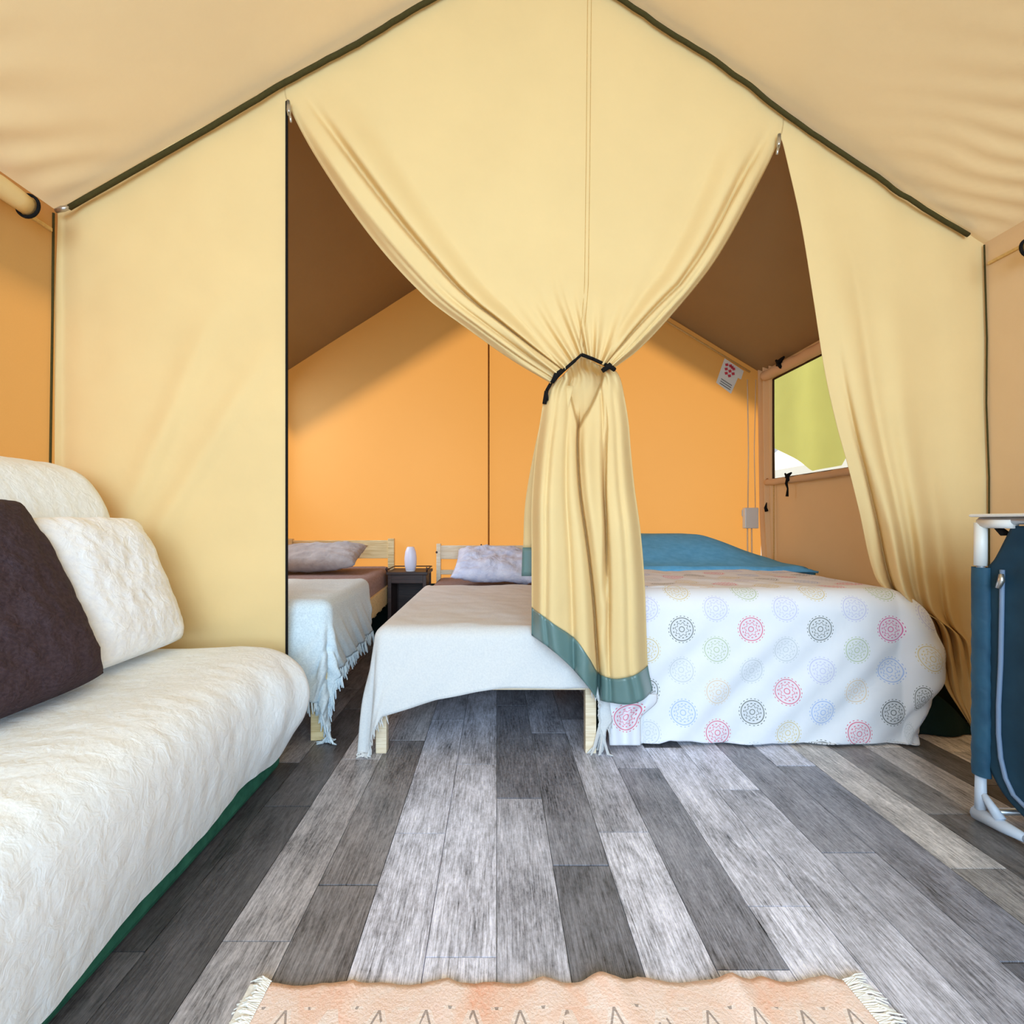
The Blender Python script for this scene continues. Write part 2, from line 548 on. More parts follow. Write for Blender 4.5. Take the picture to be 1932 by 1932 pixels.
for k in range(-12, 15):
    j0 = joints.get(k, rr.uniform(.9, 1.7))
    x0, x1 = max(XL, k * PW), min(XR, (k + 1) * PW)
    if x1 - x0 < .02: continue
    for n in range(-4, 5):
        y0, y1 = j0 + .84 * n, j0 + .84 * (n + 1)
        y0, y1 = max(y0, YF), min(y1, YB)
        if y1 - y0 < .03: continue
        o = bpy.data.objects.new('plank', plank_me)
        C.objects.link(o)
        o.parent = floor
        g = .0011
        ge = .0030 if (k, n) in ((0, 0), (0, -1), (1, 0), (1, -1), (-3, 0), (-3, -1), (-5, 0), (-5, -1), (7, -1), (7, -2), (7, 0), (6, 0)) else .0012
        o.scale = (x1 - x0 - 2 * g, y1 - y0 - 2 * ge, .008)
        o.location = ((x0 + x1) / 2, (y0 + y1) / 2, -.004)
        t = tones.get((k, n), rr.choice([LT, ML, ML, MD, MD, DK]))
        t = .62 * (t / .46) ** 1.15
        cool = 1.05 if k < -2 else 1.17
        warm = 1.06 if (k < -2 or k > 7) else .99
        o.color = (t * warm, t, t * (cool if k <= 7 else .98), 1)

# ------------------------------------------------------------------ roof
def roof_fn(side):
    X0 = XL if side < 0 else XR
    def f(u, v):
        # u from eave (0) to ridge (1); v along Y
        ov = .14 if side < 0 else .07
        Xe = X0 + side * ov
        x = lerp(Xe, RX, u)
        sl = (RZ - EAVE) / abs(RX - X0)
        z = RZ - sl * abs(x - RX)
        y = lerp(YF - .3, YB + .42, v)
        inside = 0 < (x - X0) * -side
        din = max(0, (x - X0) * -side)
        # tension wrinkles fanning out of the corners near the eaves
        dist = din
        yc = 2.0 if side < 0 else 2.22
        if inside and y < yc:
            ph = (y * 1.0 - din * .45) * (46 if side < 0 else 60)
            a = math.exp(-((y - yc + .45) / .45) ** 2) * math.exp(-(din / (.26 if side < 0 else .42)) ** 2) * sm(din, 0, .05)
            z += .010 * math.sin(ph + 3.5 * nz(x, y, 0, 3)) * a
        z += .018 * nz(x * .8, y * .8, side) * sm(din, 0, .3) * sm(abs(y - yc), 0.02, .5) * sm(abs(x - RX), 0, .3)
        return Vector((x, y, z))
    return f
ceiling = empty('ceiling', (0, 0, 0)); tag(ceiling, kind='structure')
grid('roof_slope', 90, 260, roof_fn(-1), M['roof'], ceiling)
grid('roof_slope', 90, 260, roof_fn(1), M['roof'], ceiling)
def roof_shade_fn(side):  # layer added under the roof so the sleeping room's ceiling looks shaded
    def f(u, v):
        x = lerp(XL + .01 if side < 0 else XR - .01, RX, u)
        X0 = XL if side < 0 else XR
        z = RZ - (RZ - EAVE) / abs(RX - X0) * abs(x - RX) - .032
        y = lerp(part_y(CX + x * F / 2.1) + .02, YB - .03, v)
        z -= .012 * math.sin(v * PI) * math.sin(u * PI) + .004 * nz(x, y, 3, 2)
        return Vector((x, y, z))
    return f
grid('roof_shade', 30, 40, roof_shade_fn(-1), M['roof_shade'], ceiling)
grid('roof_shade', 30, 40, roof_shade_fn(1), M['roof_shade'], ceiling)
MB().tube([(RX, YF - .2, RZ - .028), (RX, YB, RZ - .028)], .025).build('ridge_pole', M['alu'], ceiling, True)

# ------------------------------------------------------------------ outer walls
WY0, WY1, WZ0, WZ1 = 2.93, 3.914, 1.325, 2.155
def wall_left_fn(u, v):
    y = poly([(0, YF), (.55, WY0), (.8, WY1), (1, YB)], u)
    z = poly([(0, 0), (.5, WZ0), (.88, WZ1), (1, EAVE)], v)
    return Vector((XL + .008 * nz(y, z, 3, 1.3) - .03 * (1 - z / EAVE), y, z))
wl = grid('wall_left', 80, 50, wall_left_fn, M['orange'],
          skip=lambda u, v: .55 < u < .8 and .5 < v < .88)  # hole for the added left window
tag(wl, kind='structure')
# stitched band under the eave
MB().box(XL - .002, XL + .010, YF, 1.965, 2.185, 2.20).build('stitched_band', M['seam'], wl)

def wall_right_fn(u, v):
    y = poly([(0, YF), (.55, WY0), (.8, WY1), (1, YB)], u)
    z = poly([(0, 0), (.5, WZ0), (.88, WZ1), (1, EAVE)], v)
    x = XR + .03 * (1 - z / EAVE)
    gather = sm(y, 3.9, 3.96) * (.5 + .5 * sm(z, .3, 1.2))
    x -= .045 * (.5 + .5 * math.sin(y * 88 + 1)) * gather
    x += .006 * nz(y, z, 9, 2)
    return Vector((x, y, z))
wr = grid('wall_right', 180, 50, wall_right_fn, M['tan'],
          skip=lambda u, v: .55 < u < .8 and .5 < v < .88)
tag(wr, kind='structure')
MB().box(XR - .010, XR + .002, YF, 2.2, 2.175, 2.188).build('stitched_band', M['seam'], wr)
MB().tube([(XR - .008, 3.90, 0), (XR - .008, 3.90, WZ0 - .03)], .005).build('vertical_seam', M['seam'], wr)

def back_fn(u, v):
    x = lerp(XL, XR, u)
    top = RZ - (RZ - EAVE) * (abs(x - RX) / (XR - RX if x > RX else RX - XL))
    z = lerp(0, top + .01, v)
    return Vector((x, YB - .02 + .01 * nz(x, z, 5, 1.2), z))
wb = grid('wall_back', 84, 40, back_fn, M['orange'])
tag(wb, kind='structure')
zt = H + (CY - 430) * (YB - .03) / F
px_seam = 922
MB().tube([P(px_seam, 1040, YB - .035), P(px_seam, 440, YB - .035)], .0075).build('zip_seam', fabric('brown_seam', rgb(150, 95, 40), scale=60), wb)
MB().tube([P(543, 682, YB - .05), P(778, 543, YB - .05), P(972, 430, YB - .05)], .010).build('roof_seam', M['seam'], wb, True)
MB().tube([P(972, 430, YB - .05), P(1262, 609, YB - .05), P(1415, 702, YB - .05)], .008).build('roof_seam', M['seam'], wb, True)

# window in the right wall
win = empty('window_1', (XR, (WY0 + WY1) / 2, WZ0)); tag(win, kind='structure')
def wchild(o):
    o.parent = win
    o.matrix_parent_inverse = win.matrix_basis.inverted()
    return o
fr = MB()
for a, b in (((WY0, WZ0), (WY1, WZ0)), ((WY1, WZ0), (WY1, WZ1)), ((WY1, WZ1), (WY0, WZ1)), ((WY0, WZ1), (WY0, WZ0))):
    fr.tube([(XR - .004, a[0], a[1]), (XR - .004, b[0], b[1])], .008, 6)
wchild(fr.build('window_frame', fabric('dark_brown_binding', rgb(70, 48, 30), scale=60), smooth=True))
wchild(MB().box(XR + .004, XR + .006, WY0, WY1, WZ0, WZ1).build('pane', M['film']))
def roll(y0, y1, z, r, x, m, name, sag=.012, ph=0):
    def f(u, v):
        y = lerp(y0, y1, v)
        t = u * 2 * PI * 2.2
        rad = r * (1 - .22 * u) * (1 + .09 * math.sin(v * 34 + ph) * math.cos(t * 1.5) + .05 * nz(v * 9, u * 7, ph))
        return Vector((x - r * .6 + rad * math.cos(t), y, z - sag * math.sin(v * PI) + rad * math.sin(t)))
    return grid(name, 44, 60, f, m, solid=.003)
wchild(roll(WY0 - .05, WY1 + .06, WZ1 + .045, .042, XR - .015, M['tan'], 'rolled_blind', .012, 1))
wchild(roll(WY0 - .05, WY1 + .05, WZ0 - .022, .026, XR - .012, M['tan'], 'lower_blind', .006, 3))
def toggle(c, s, down):
    t = MB()
    c = Vector(c)
    t.tube([c + Vector((-.02, .035, .0)) * s, c + Vector((-.03, 0, .01)) * s, c + Vector((-.02, -.035, .03)) * s], [.008 * s, .016 * s, .006 * s], 8)
    t.tube([c + Vector((-.03, .03, .03)) * s, c + Vector((-.03, 0, -.005)) * s, c + Vector((-.03, -.02, -.03)) * s], [.006 * s, .012 * s, .009 * s], 8)
    if down:
        t.tube([c + Vector((-.03, 0, 0)), c + Vector((-.035, .006, -.05)), c + Vector((-.03, -.004, -.09)), c + Vector((-.03, .004, -.15))], [.008, .010, .006, .011], 8)
    return wchild(t.build('tie_tape', M['black'], smooth=True))
toggle((XR - .045, XR * F / (1490 - CX) , WZ1 + .06), 1.3, False)
toggle((XR - .025, XR * F / (1499 - CX) , WZ0 - .005), 1.0, True)
hk = P(1451, 958, XR * F / (1451 - CX))
wchild(MB().tube([hk + Vector((-.02, 0, .045)), hk + Vector((-.03, 0, 0)), hk + Vector((-.02, 0, -.03))], [.003, .012, .015], 8).build('cord_stopper', M['black'], smooth=True))
g1 = P(1452, 908, XR * F / (1452 - CX))
gr = MB()
gr.tube([g1 + Vector((-.02, .02 * math.cos(t), .02 * math.sin(t))) for t in [i * PI / 6 for i in range(13)]], .005, 6, False)
wchild(gr.build('eyelet', plain('brass', rgb(150, 96, 50), .4, .7), smooth=True))

added_win = empty('added_window', (XL - .02, (WY0 + WY1) / 2, WZ0)); tag(added_win, kind='structure')  # unseen window, added so the fill lamp can reach the beds
fr = MB()
for a, b in (((WY0, WZ0), (WY1, WZ0)), ((WY1, WZ0), (WY1, WZ1)), ((WY1, WZ1), (WY0, WZ1)), ((WY0, WZ1), (WY0, WZ0))):
    fr.tube([(XL - .006, a[0], a[1]), (XL - .006, b[0], b[1])], .010, 6)
o = fr.build('window_frame', fabric('dark_brown_binding', rgb(70, 48, 30), scale=60), smooth=True)
o.parent = added_win; o.matrix_parent_inverse = added_win.matrix_basis.inverted()
o = MB().box(XL - .014, XL - .012, WY0, WY1, WZ0, WZ1).build('pane', M['film'])
o.parent = added_win; o.matrix_parent_inverse = added_win.matrix_basis.inverted()
for wall, xx in ((wl, XL), (wr, XR)):
    sg = 1 if xx < 0 else -1
    MB().box(min(xx + sg * .002, xx + sg * .012) , max(xx + sg * .002, xx + sg * .012), 2.3, YB - .06, .0, .30).build('ground_skirt', M['darkgreen'], wall)
MB().box(XL + .02, XR - .02, YB - .05, YB - .04, 0, .44).build('ground_skirt', M['darkgreen'], wb)

# partition trim: piping along the gable, corner cords
GL = [(105, 399), (130, 390), (265, 313), (400, 236), (470, 194), (540, 152), (600, 120), (675, 80), (740, 40), (808, 0), (910, -57), (1012, -113)]
GR = [(1012, -113), (1100, -52), (1178, 2), (1255, 55), (1333, 102), (1400, 150), (1434, 177), (1473, 208), (1531, 250), (1600, 296), (1675, 346), (1700, 366), (1760, 402), (1850, 457)]
tr = MB()
pts = []
for (a, b), (c, d) in zip(GL, GL[1:]):
    for s in range(4):
        t = s / 4
        pts.append(Q(lerp(a, c, t), lerp(b, d, t) + 1.8 * nz(lerp(a, c, t), 0, 0, .03) + 2, -.028))
tr.tube(pts[4:], .0105, 8)
pts = []
for (a, b), (c, d) in zip(GR, GR[1:]):
    for s in range(4):
        t = s / 4
        pts.append(Q(lerp(a, c, t), lerp(b, d, t) + 3 * nz(lerp(a, c, t), 5, 0, .03) + 1, -.028))
tr.tube(pts, .0095, 8)
tag(tr.build('trim_1', M['piping'], smooth=True), kind='structure')
c1 = MB().tube([Q(101, 402, -.015), Q(99, 600, -.015), Q(95, 870, -.015), Q(93, 1300, -.015)], .0045, 6)
tag(c1.build('trim_2', M['piping'], smooth=True), kind='structure')
c2 = MB().tube([Q(1857, 462, -.015), Q(1862, 640, -.015), Q(1861, 760, -.015), Q(1866, 900, -.015), Q(1866, 1420, -.015)], .0035, 6)
tag(c2.build('trim_3', M['piping'], smooth=True), kind='structure')

# ------------------------------------------------------------------ the canvas partition: three cloths
def gable(px):
    k = [(x, y) for x, y in GL] + [(x, y) for x, y in GR[1:]]
    return poly(k, px)
# left panel
lp = empty('canvas_curtain', Q(320, 1480))
tag(lp, 'flat beige canvas curtain panel behind the sofa, left of the door opening', 'curtain', 'beige canvas curtain panels of the inner partition')
def keep(o, par):
    o.parent = par
    o.matrix_parent_inverse = par.matrix_basis.inverted()
    return o
def lp_fn(u, v):
    px = lerp(103, 541, u)
    top = gable(px) - 8
    pyb = CY + H * F / part_y(px) - 3
    py = lerp(top, pyb, v)
    # soft diagonal creases
    d = (px - 380) + (py - 640) * .42
    off = -.024 * math.exp(-(d / 26) ** 2) * sm(py, 520, 700) * (1 - sm(py, 900, 1050))
    d2 = (px - 430) + (py - 780) * .6
    off += -.020 * math.exp(-(d2 / 24) ** 2) * sm(py, 620, 800)
    off += .014 * nz(px, py, 0, .006) + .004 * nz(px, py, 4, .02)
    off -= .018 * (sm(u, 0, .12) - 1)      # rolls back at the corner
    return Q(px, py, off * sm(u, 0, .04))
keep(grid('panel', 80, 110, lp_fn, M['partition']), lp)
z1 = MB().tube([Q(541, y, -.012) for y in range(192, 1380, 60)], .0055, 6)
tag(keep(z1.build('zip_edge', M['black'], smooth=True), lp), 'black zip edge along the opening')
def zipper(px, py, s):
    z = MB()
    c = Q(px, py, -.03)
    z.tube([c + Vector((0, 0, .035)), c + Vector((.002 * s, 0, 0)), c + Vector((.006 * s, -.004, -.03))], [.007, .010, .007], 8)
    z.tube([c + Vector((.006 * s, -.008, -.02)), c + Vector((.014 * s, -.012, -.045)), c + Vector((.016 * s, -.01, -.065))], [.004, .006, .005], 6)
    return z.build('zip_pull', M['steel'], smooth=True)
keep(zipper(544, 206, 1), lp)
clip = MB().tube([Q(106, 398, -.03), Q(118, 394, -.035), Q(131, 391, -.03)], [.009, .011, .008], 8)
tag(keep(clip.build('corner_clip', M['steel'], smooth=True), lp), 'small metal corner clip')

# centre panel, gathered to the tie
cp = empty('canvas_curtain', Q(1098, 150, -.02))
tag(cp, 'central beige canvas curtain gathered with a black tie, teal hem hanging between the beds', 'curtain', 'beige canvas curtain panels of the inner partition')
Lx = smoothpoly([(150, 536), (188, 540), (300, 598), (450, 702), (560, 802), (622, 884), (680, 967), (722, 1038)])
Ly = smoothpoly([(0, 150), (.03, 190), (.2, 300), (.45, 450), (.66, 560), (.79, 622), (.90, 682), (1.0, 724)])
Ry = smoothpoly([(0, 208), (.03, 256), (.3, 400), (.5, 502), (.7, 600), (.86, 662), (1.0, 697)])
Rx = smoothpoly([(206, 1480), (254, 1474), (400, 1402), (502, 1342), (600, 1262), (662, 1202), (697, 1155)])
def tie_pt(u):
    return (lerp(1038, 1155, u), poly([(0, 724), (.5, 668), (1, 697)], u))
def cp_px(u, v):
    # Coons patch of four border curves in the partition plane
    ly, ry = Ly(v), Ry(v)
    lx, rx = Lx(ly), Rx(ry)
    tx = lerp(541, 1474, u); ty = gable(tx) - 8
    bx, by = tie_pt(u)
    x = (1 - u) * lx + u * rx + (1 - v) * tx + v * bx - ((1-u)*(1-v)*541 + u*(1-v)*1474 + (1-u)*v*1038 + u*v*1155)
    y = (1 - u) * ly + u * ry + (1 - v) * ty + v * by - ((1-u)*(1-v)*144 + u*(1-v)*200 + (1-u)*v*724 + u*v*697)
    return x, y
def hump(t, c, wd):
    return math.exp(-((t - c) / wd) ** 2)
def cp_off(u, v):
    env = sm(v, .0, .25) * (1 - .55 * sm(v, .8, 1))
    o = 0.0
    # rolled hem fold next to the left swag, its lip throwing a dark crease
    uc = poly([(0, .03), (.15, .052), (.45, .085), (.75, .125), (1, .20)], v)
    o -= env * (.075 * sm(u, 0, uc * .4) * (1 - sm(u, uc - .012, uc)))
    o -= env * (.060 * sm(u, uc, uc + .018) * (1 - sm(u, uc + .02, uc + .085)))
    o += env * .018 * hump(u, uc * .30, .006) * sm(v, .3, .6)
    o += env * .020 * hump(u, uc * .58, .010) * sm(v, .55, .8)
    # right swag
    w_ = 1 - u
    uc = poly([(0, .02), (.2, .032), (.6, .042), (1, .12)], v)
    o -= env * (.070 * sm(w_, 0, uc * .4) * (1 - sm(w_, uc - .009, uc)))
    o -= env * (.055 * sm(w_, uc, uc + .015) * (1 - sm(w_, uc + .02, uc + .07)))
    o += env * .014 * hump(w_, uc * .5, .006) * sm(v, .4, .7)
    o -= env * (.018 * hump(w_, .16, .03)) * sm(v, .3, .8)
    # gathers into the tie
    g = sm(v, .72, 1.0)
    o -= .016 * g * (math.sin(u * 2 * PI * 8.5 + .6) + .4 * math.sin(u * 2 * PI * 17))
    # broad drape
    o += .03 * nz(u * 3, v * 3, 2) * sm(v, .1, .5)
    o -= .05 * sm(v, .55, 1.0)
    return o
def cp_fn(u, v):
    x, y = cp_px(u, v)
    return Q(x, y, cp_off(u, v) - .004)
def warp(u):
    # more columns near the swag edges
    return .5 - .5 * math.cos(PI * u) if False else (u if .2 < u < .8 else u)
keep(grid('gathered_panel', 260, 130, cp_fn, M['partition'], solid=.002), cp)
# centre seam: two thin stitched lines
sm1 = MB()
for dx in (-3, 4):
    pl = []
    for i in range(30):
        t = i / 29
        y = lerp(-40, 655, t)
        x = poly([(-40, 1112), (300, 1109), (540, 1106), (655, 1096)], y) + dx
        # depth of the sheet there
        best = min(((cp_px(uu / 60, vv / 40), uu / 60, vv / 40) for uu in range(24, 48) for vv in range(41)), key=lambda q: (q[0][0] - x) ** 2 + (q[0][1] - y) ** 2)
        pl.append(Q(x, y, cp_off(best[1], best[2]) - .006))
    sm1.tube(pl, .0014, 5)
keep(sm1.build('centre_seam', M['seam'], smooth=True), cp)

# hanging part below the tie
loL = smoothpoly([(715, 1041), (735, 1030), (790, 1020), (850, 1011), (950, 1003), (1050, 1003), (1145, 1003), (1205, 1003), (1330, 1008)])
loR = smoothpoly([(690, 1153), (710, 1168), (745, 1177), (800, 1186), (850, 1190), (920, 1197), (1000, 1208), (1100, 1216), (1258, 1222), (1300, 1228), (1340, 1230)])
hemY = smoothpoly([(0, 1146), (.2, 1178), (.38, 1206), (.50, 1244), (.56, 1268), (.68, 1280), (.80, 1278), (.90, 1271), (1, 1256)])
bandH = smoothpoly([(0, 52), (.2, 58), (.38, 62), (.55, 50), (.68, 46), (.8, 50), (1, 46)])
def lo_off(u, v):
    vv = min(v, 1.0)
    o = -.055 - .19 * sm(vv, 0, .55)
    grow = .35 + .65 * sm(vv, 0, .35)
    # two rounded lobes with a deep valley that moves to the right as it falls
    c = lerp(.44, .56, sm(vv, .1, 1))
    vw = lerp(.20, .055, sm(vv, .0, .32))
    val = hump(u, c, vw) + 0
    o += .055 * grow * val
    o += .030 * grow * hump(u, lerp(.72, .66, vv), .022) * (1 - .5 * sm(vv, .75, 1))
    o += .018 * grow * hump(u, lerp(.30, .36, vv), .03)
    o += .016 * grow * hump(u, lerp(.16, .12, vv), .03)
    o += .014 * grow * hump(u, lerp(.86, .84, vv), .03)
    o += .012 * math.sin(u * 2 * PI * 3.2 + 1) * grow
    # sides turn back
    o += .10 * grow * (1 - sm(u, 0, .12)) ** 2 + .10 * grow * (1 - sm(u, .88, 1) * 1) * 0 + .10 * grow * sm(u, .88, 1) ** 2
    # tie pinch
    o += .012 * (1 - sm(vv, 0, .12)) * math.sin(u * 2 * PI * 8)
    # cloth gathers under the tie with a V of slack cloth
    hwV = lerp(.30, -.02, min(1, vv / .26)); cV = lerp(.53, .43, min(1, vv / .26))
    o += .095 * (1 - sm(abs(u - cV), hwV - .012, hwV + .012)) * sm(vv, 0, .05)
    cl = lerp(.43, .57, sm(vv, .2, 1))
    o += .055 * sm(vv, .16, .26) * (1 - sm(abs(u - cl), .002, .026))
    cl = poly([(.2, .76), (.5, .70), (1, .60)], vv)
    o += .050 * sm(vv, .1, .3) * (1 - sm(vv, .6, .8)) * (sm(u, cl - .05, cl) * (1 - sm(u, cl, cl + .012)))
    # small pinch low on the right lobe
    o -= .020 * hump(u, .60, .035) * hump(vv, .90, .05)
    return o
def lo_fn(u, v):
    ytop = tie_pt(u)[1] + 3
    hy = hemY(u)
    if v <= 1:
        y = lerp(ytop, hy, v)
    else:
        y = hy + bandH(u) * (v - 1) / .12
    x = lerp(loL(min(y, 1330)), loR(min(y, 1340)), u)
    if v > 1:
        x += 6 * math.sin(u * 9) * (v - 1) / .12
    return Q(x, y, lo_off(u, v))
keep(grid('hanging_tail', 150, 120, lo_fn, M['partition'], solid=.003), cp)
tag(keep(grid('hem_band', 150, 8, lambda u, v: lo_fn(u, 1 + v * .12) + Vector((0, -.003, 0)), M['tealhem'], solid=.003), cp), 'glossy grey-teal vinyl hem band')
# back layer of the cloth, seen at the left edge
def back_layer(u, v, yb=1034):
    y = lerp(728, yb, v)
    xl = smoothpoly([(728, 1036), (850, 1008), (950, 991), (1034, 987), (1090, 984)])(y)
    return Q(lerp(xl, xl + 46, u), y, lerp(-.02, -.06, u) - .03 * v)
keep(grid('back_fold', 8, 30, back_layer, M['partition'], solid=.003), cp)
tag(keep(grid('back_hem_band', 8, 6, lambda u, v: Q(lerp(986 - 2 * v, 1034, u), lerp(1033, 1087, v), lerp(-.02, -.06, u) - .032), M['tealhem'], solid=.003), cp), 'glossy grey-teal vinyl hem band')
# dark hem tongue reaching down between the beds
def tongue(u, v):
    y = lerp(1290, 1392, v)
    xl = lerp(1108, 1116, v); xr = lerp(1128, 1142, v)
    return Q(lerp(xl, xr, u), y, -.03 - .02 * math.sin(u * PI))
tag(keep(grid('hem_tongue', 6, 14, tongue, M['darkgreen'], solid=.003), cp), 'dark green strip of hem reaching to the floor')
# tie strap
st = MB()
path = [(1032, 756), (1031, 738), (1040, 722), (1062, 700), (1085, 680), (1097, 669), (1118, 677), (1142, 688), (1156, 694)]
for i in range(len(path) - 1):
    (a, b), (c, d) = path[i], path[i + 1]
    st.tube([Q(a, b, -.085 if i > 1 else -.05), Q(c, d, -.088 if i > 1 else -.06)], .0075 if i not in (4,) else .006, 6)
st.tube([Q(1042, 722, -.10), Q(1050, 708, -.105), Q(1060, 697, -.10)], [.008, .014, .006], 8)
st.tube([Q(1136, 700, -.095), Q(1150, 690, -.105), Q(1160, 698, -.095)], [.010, .014, .009], 8)
st.tube([Q(1031, 738, -.05), Q(1027, 762, -.045)], .010, 6)
tag(keep(st.build('tie_strap', M['black'], smooth=True), cp), 'black webbing tie with knots')
keep(zipper(1470, 268, -1), cp)

# right panel, pulled aside
rp = empty('canvas_curtain', Q(1750, 1400))
tag(rp, 'slanting beige canvas curtain panel tucked beside the big bed, right of the opening', 'curtain', 'beige canvas curtain panels of the inner partition')
RLx = smoothpoly([(200, 1466), (252, 1468), (262, 1474), (300, 1484), (420, 1511), (560, 1534), (700, 1556), (800, 1578), (880, 1600), (960, 1620), (1085, 1650), (1120, 1680), (1150, 1742), (1220, 1766), (1290, 1782), (1340, 1812), (1370, 1832)])
def rp_fn(u, v):
    yl = lerp(gable(1473) - 8, 1372, v)
    xl = RLx(yl)
    xr = lerp(1857, 1868, v); yr = lerp(452, 1425, v)
    uu = u
    x = lerp(xl, xr, uu)
    top = gable(lerp(1473, 1857, u)) - 8
    y = lerp(top, lerp(1372, 1425, u), v)
    g = 1.45 * sm(v, .12, .8) * (1 - .9 * sm(v, .74, .95))
    off = 0.0
    off -= g * .075 * hump(u, lerp(.16, .30, v), lerp(.10, .12, v))
    off += g * .028 * hump(u, lerp(.24, .36, v), .028)
    off -= g * .050 * hump(u, lerp(.44, .52, v), .09)
    off += g * .030 * hump(u, lerp(.10, .16, v), .022) * sm(v, .3, .6)
    off -= g * .02 * hump(u, lerp(.56, .70, v), .05) * sm(v, .4, .8)
    off += g * .020 * math.sin(u * 30 + v * 4) * sm(v, .5, .9) * (1 - sm(u, .6, .8))
    off += .016 * nz(u * 4, v * 5, 7)
    off -= .03 * sm(v, .6, 1) * (1 - sm(u, .5, 1))
    return Q(x, y, off * sm(1 - u, 0, .05))
keep(grid('panel', 150, 140, rp_fn, M['partition'], solid=.002), rp)
def skirt(u, v):
    a = P(lerp(1728, 1880, u), lerp(1300, 1368, sm(u, .1, .75)), 2.20)
    b = P(lerp(1722, 1880, u), lerp(1404, 1424, u), 2.14)
    b.z = max(b.z, .006)
    q = a.lerp(b, v)
    q.y += .015 * math.sin(u * 11)
    return q
tag(keep(grid('ground_skirt', 24, 12, skirt, M['darkgreen'], solid=.004), rp), 'dark green groundsheet skirt on the floor')

# ------------------------------------------------------------------ rolled window blinds near the camera
bl = empty('rolled_window_blind', (XL + .05, 1.2, 2.2))
tag(bl, 'cream rolled window blind with dark end strap on the left orange wall', 'blind')
def tuberoll(x, y0, y1, z, r, par):
    rl = MB(); n = 16
    rl.tube([(x, lerp(y0, y1, i / n), z + .004 * math.sin(i)) for i in range(n + 1)], [r * (1 + .05 * math.sin(i * 2.3)) for i in range(n + 1)], 20)
    o = keep(rl.build('roll', M['partition'], smooth=True), par)
    c = MB()
    pts = [(x + (r + .006) * math.cos(t), y1 - .004, z + (r + .006) * math.sin(t)) for t in [i * 2 * PI / 24 for i in range(25)]]
    c.tube(pts, .006, 6, False)
    keep(c.build('end_strap', M['black'], smooth=True), par)
tuberoll(XL + .075, .9, 1.80, H + (CY - 390) * 1.80 / F, .036, bl)
br = empty('rolled_window_blind', (XR - .05, 1.2, 2.2))
tag(br, 'rolled window blind strap on the right wall above the blue cupboard', 'blind')
yb_ = (XR - .065) * F / (1940 - CX)
tuberoll(XR - .065, .9, yb_, H + (CY - 468) * yb_ / F, .030, br)

# ------------------------------------------------------------------ cloth draping
def drape(name, x0, x1, yfoot, yend, ztop, oL, oR, oF, m, r=.05, flare=.10, nu=110, nv=110, fold=.012, fk=30, xf=None,
          solid=.004, zmin=.012, bulge=.006, uv=False, seed=0, end_raise=None, foldR=1.0, cb=0.0):
    """a cloth lying on the top x0..x1, from yend (head side) to yfoot, hanging over the sides and the foot"""
    fF = oF if callable(oF) else (lambda a: oF)
    fL = oL if callable(oL) else (lambda b: oL)
    fR = oR if callable(oR) else (lambda b: oR)
    def pos(u, v):
        bb = lerp(yend, yfoot - .2, v)
        a = lerp(x0 - fL(bb), x1 + fR(bb), u)
        b = lerp(yend, yfoot - fF(a), v)
        ea = a - min(max(a, x0 + r), x1 - r)
        eb = max(0.0, (yfoot + r) - b)
        cx_, cy_ = a - ea, b + eb
        L = math.hypot(ea, eb)
        z = ztop
        if L < 1e-6:
            z += bulge * nz(a, b, seed, 4) + .3 * bulge * nz(a, b, seed, 14)
            q = Vector((a, b, z))
        else:
            dx, dy = ea / L, -eb / L
            if L < r * PI / 2:
                t = L / r
                h, dr = r * math.sin(t), r * (1 - math.cos(t))
            else:
                e = L - r * PI / 2
                h, dr = r + e * flare, r + e * math.sqrt(1 - flare * flare)
            per = (a - b) * fk
            k = sm(dr, .03, .35)
            h += fold * k * math.sin(per + 2 * nz(a, b, seed, 2)) + .5 * fold * k * math.sin(per * 2.3 + 1)
            # corner cones
            cw = (min(abs(ea), abs(eb)) / L) if L else 0
            h += .10 * cw * k * math.sin(math.atan2(abs(ea), eb + 1e-6) * 6) * .35 * foldR
            h += cb * (2 * cw) ** .6 * math.sin(PI * min(1, dr / .62)) * (1 if ea > 0 else 0)
            q = Vector((cx_ + dx * h, cy_ + dy * h, max(zmin, z - dr)))
        if end_raise: q.z += end_raise(a, b)
        return (xf @ q) if xf is not None else q
    def uvf(u, v):
        bb = lerp(yend, yfoot - .2, v)
        a = lerp(x0 - fL(bb), x1 + fR(bb), u)
        return (a, lerp(yend, yfoot - fF(a), v))
    o = grid(name, nu, nv, pos, m, solid=solid, uvfn=uvf if uv else None)
    return o, pos
def fringe(name, pts, ln, m, par, rad=.0022, down=Vector((0, 0, -1)), every=1, rnd=None, zmin=.006):
    R_ = rnd or random.Random(5)
    b = MB()
    for p in pts:
        l = ln * R_.uniform(.6, 1.25)
        d = (down + Vector((R_.uniform(-.3, .3), R_.uniform(-.25, .25), 0))).normalized()
        q = [p, p + d * l * .5 + Vector((R_.uniform(-.004, .004), R_.uniform(-.004, .004), 0)), p + d * l]
        q = [Vector((s.x, s.y, max(zmin, s.z))) for s in q]
        if (q[2] - q[0]).length < .004: continue
        b.tube(q, [rad, rad * 1.2, rad * .6], 4, False)
    o = b.build(name, m, par)
    o['kind'] = 'stuff'
    return o

from mathutils import Matrix
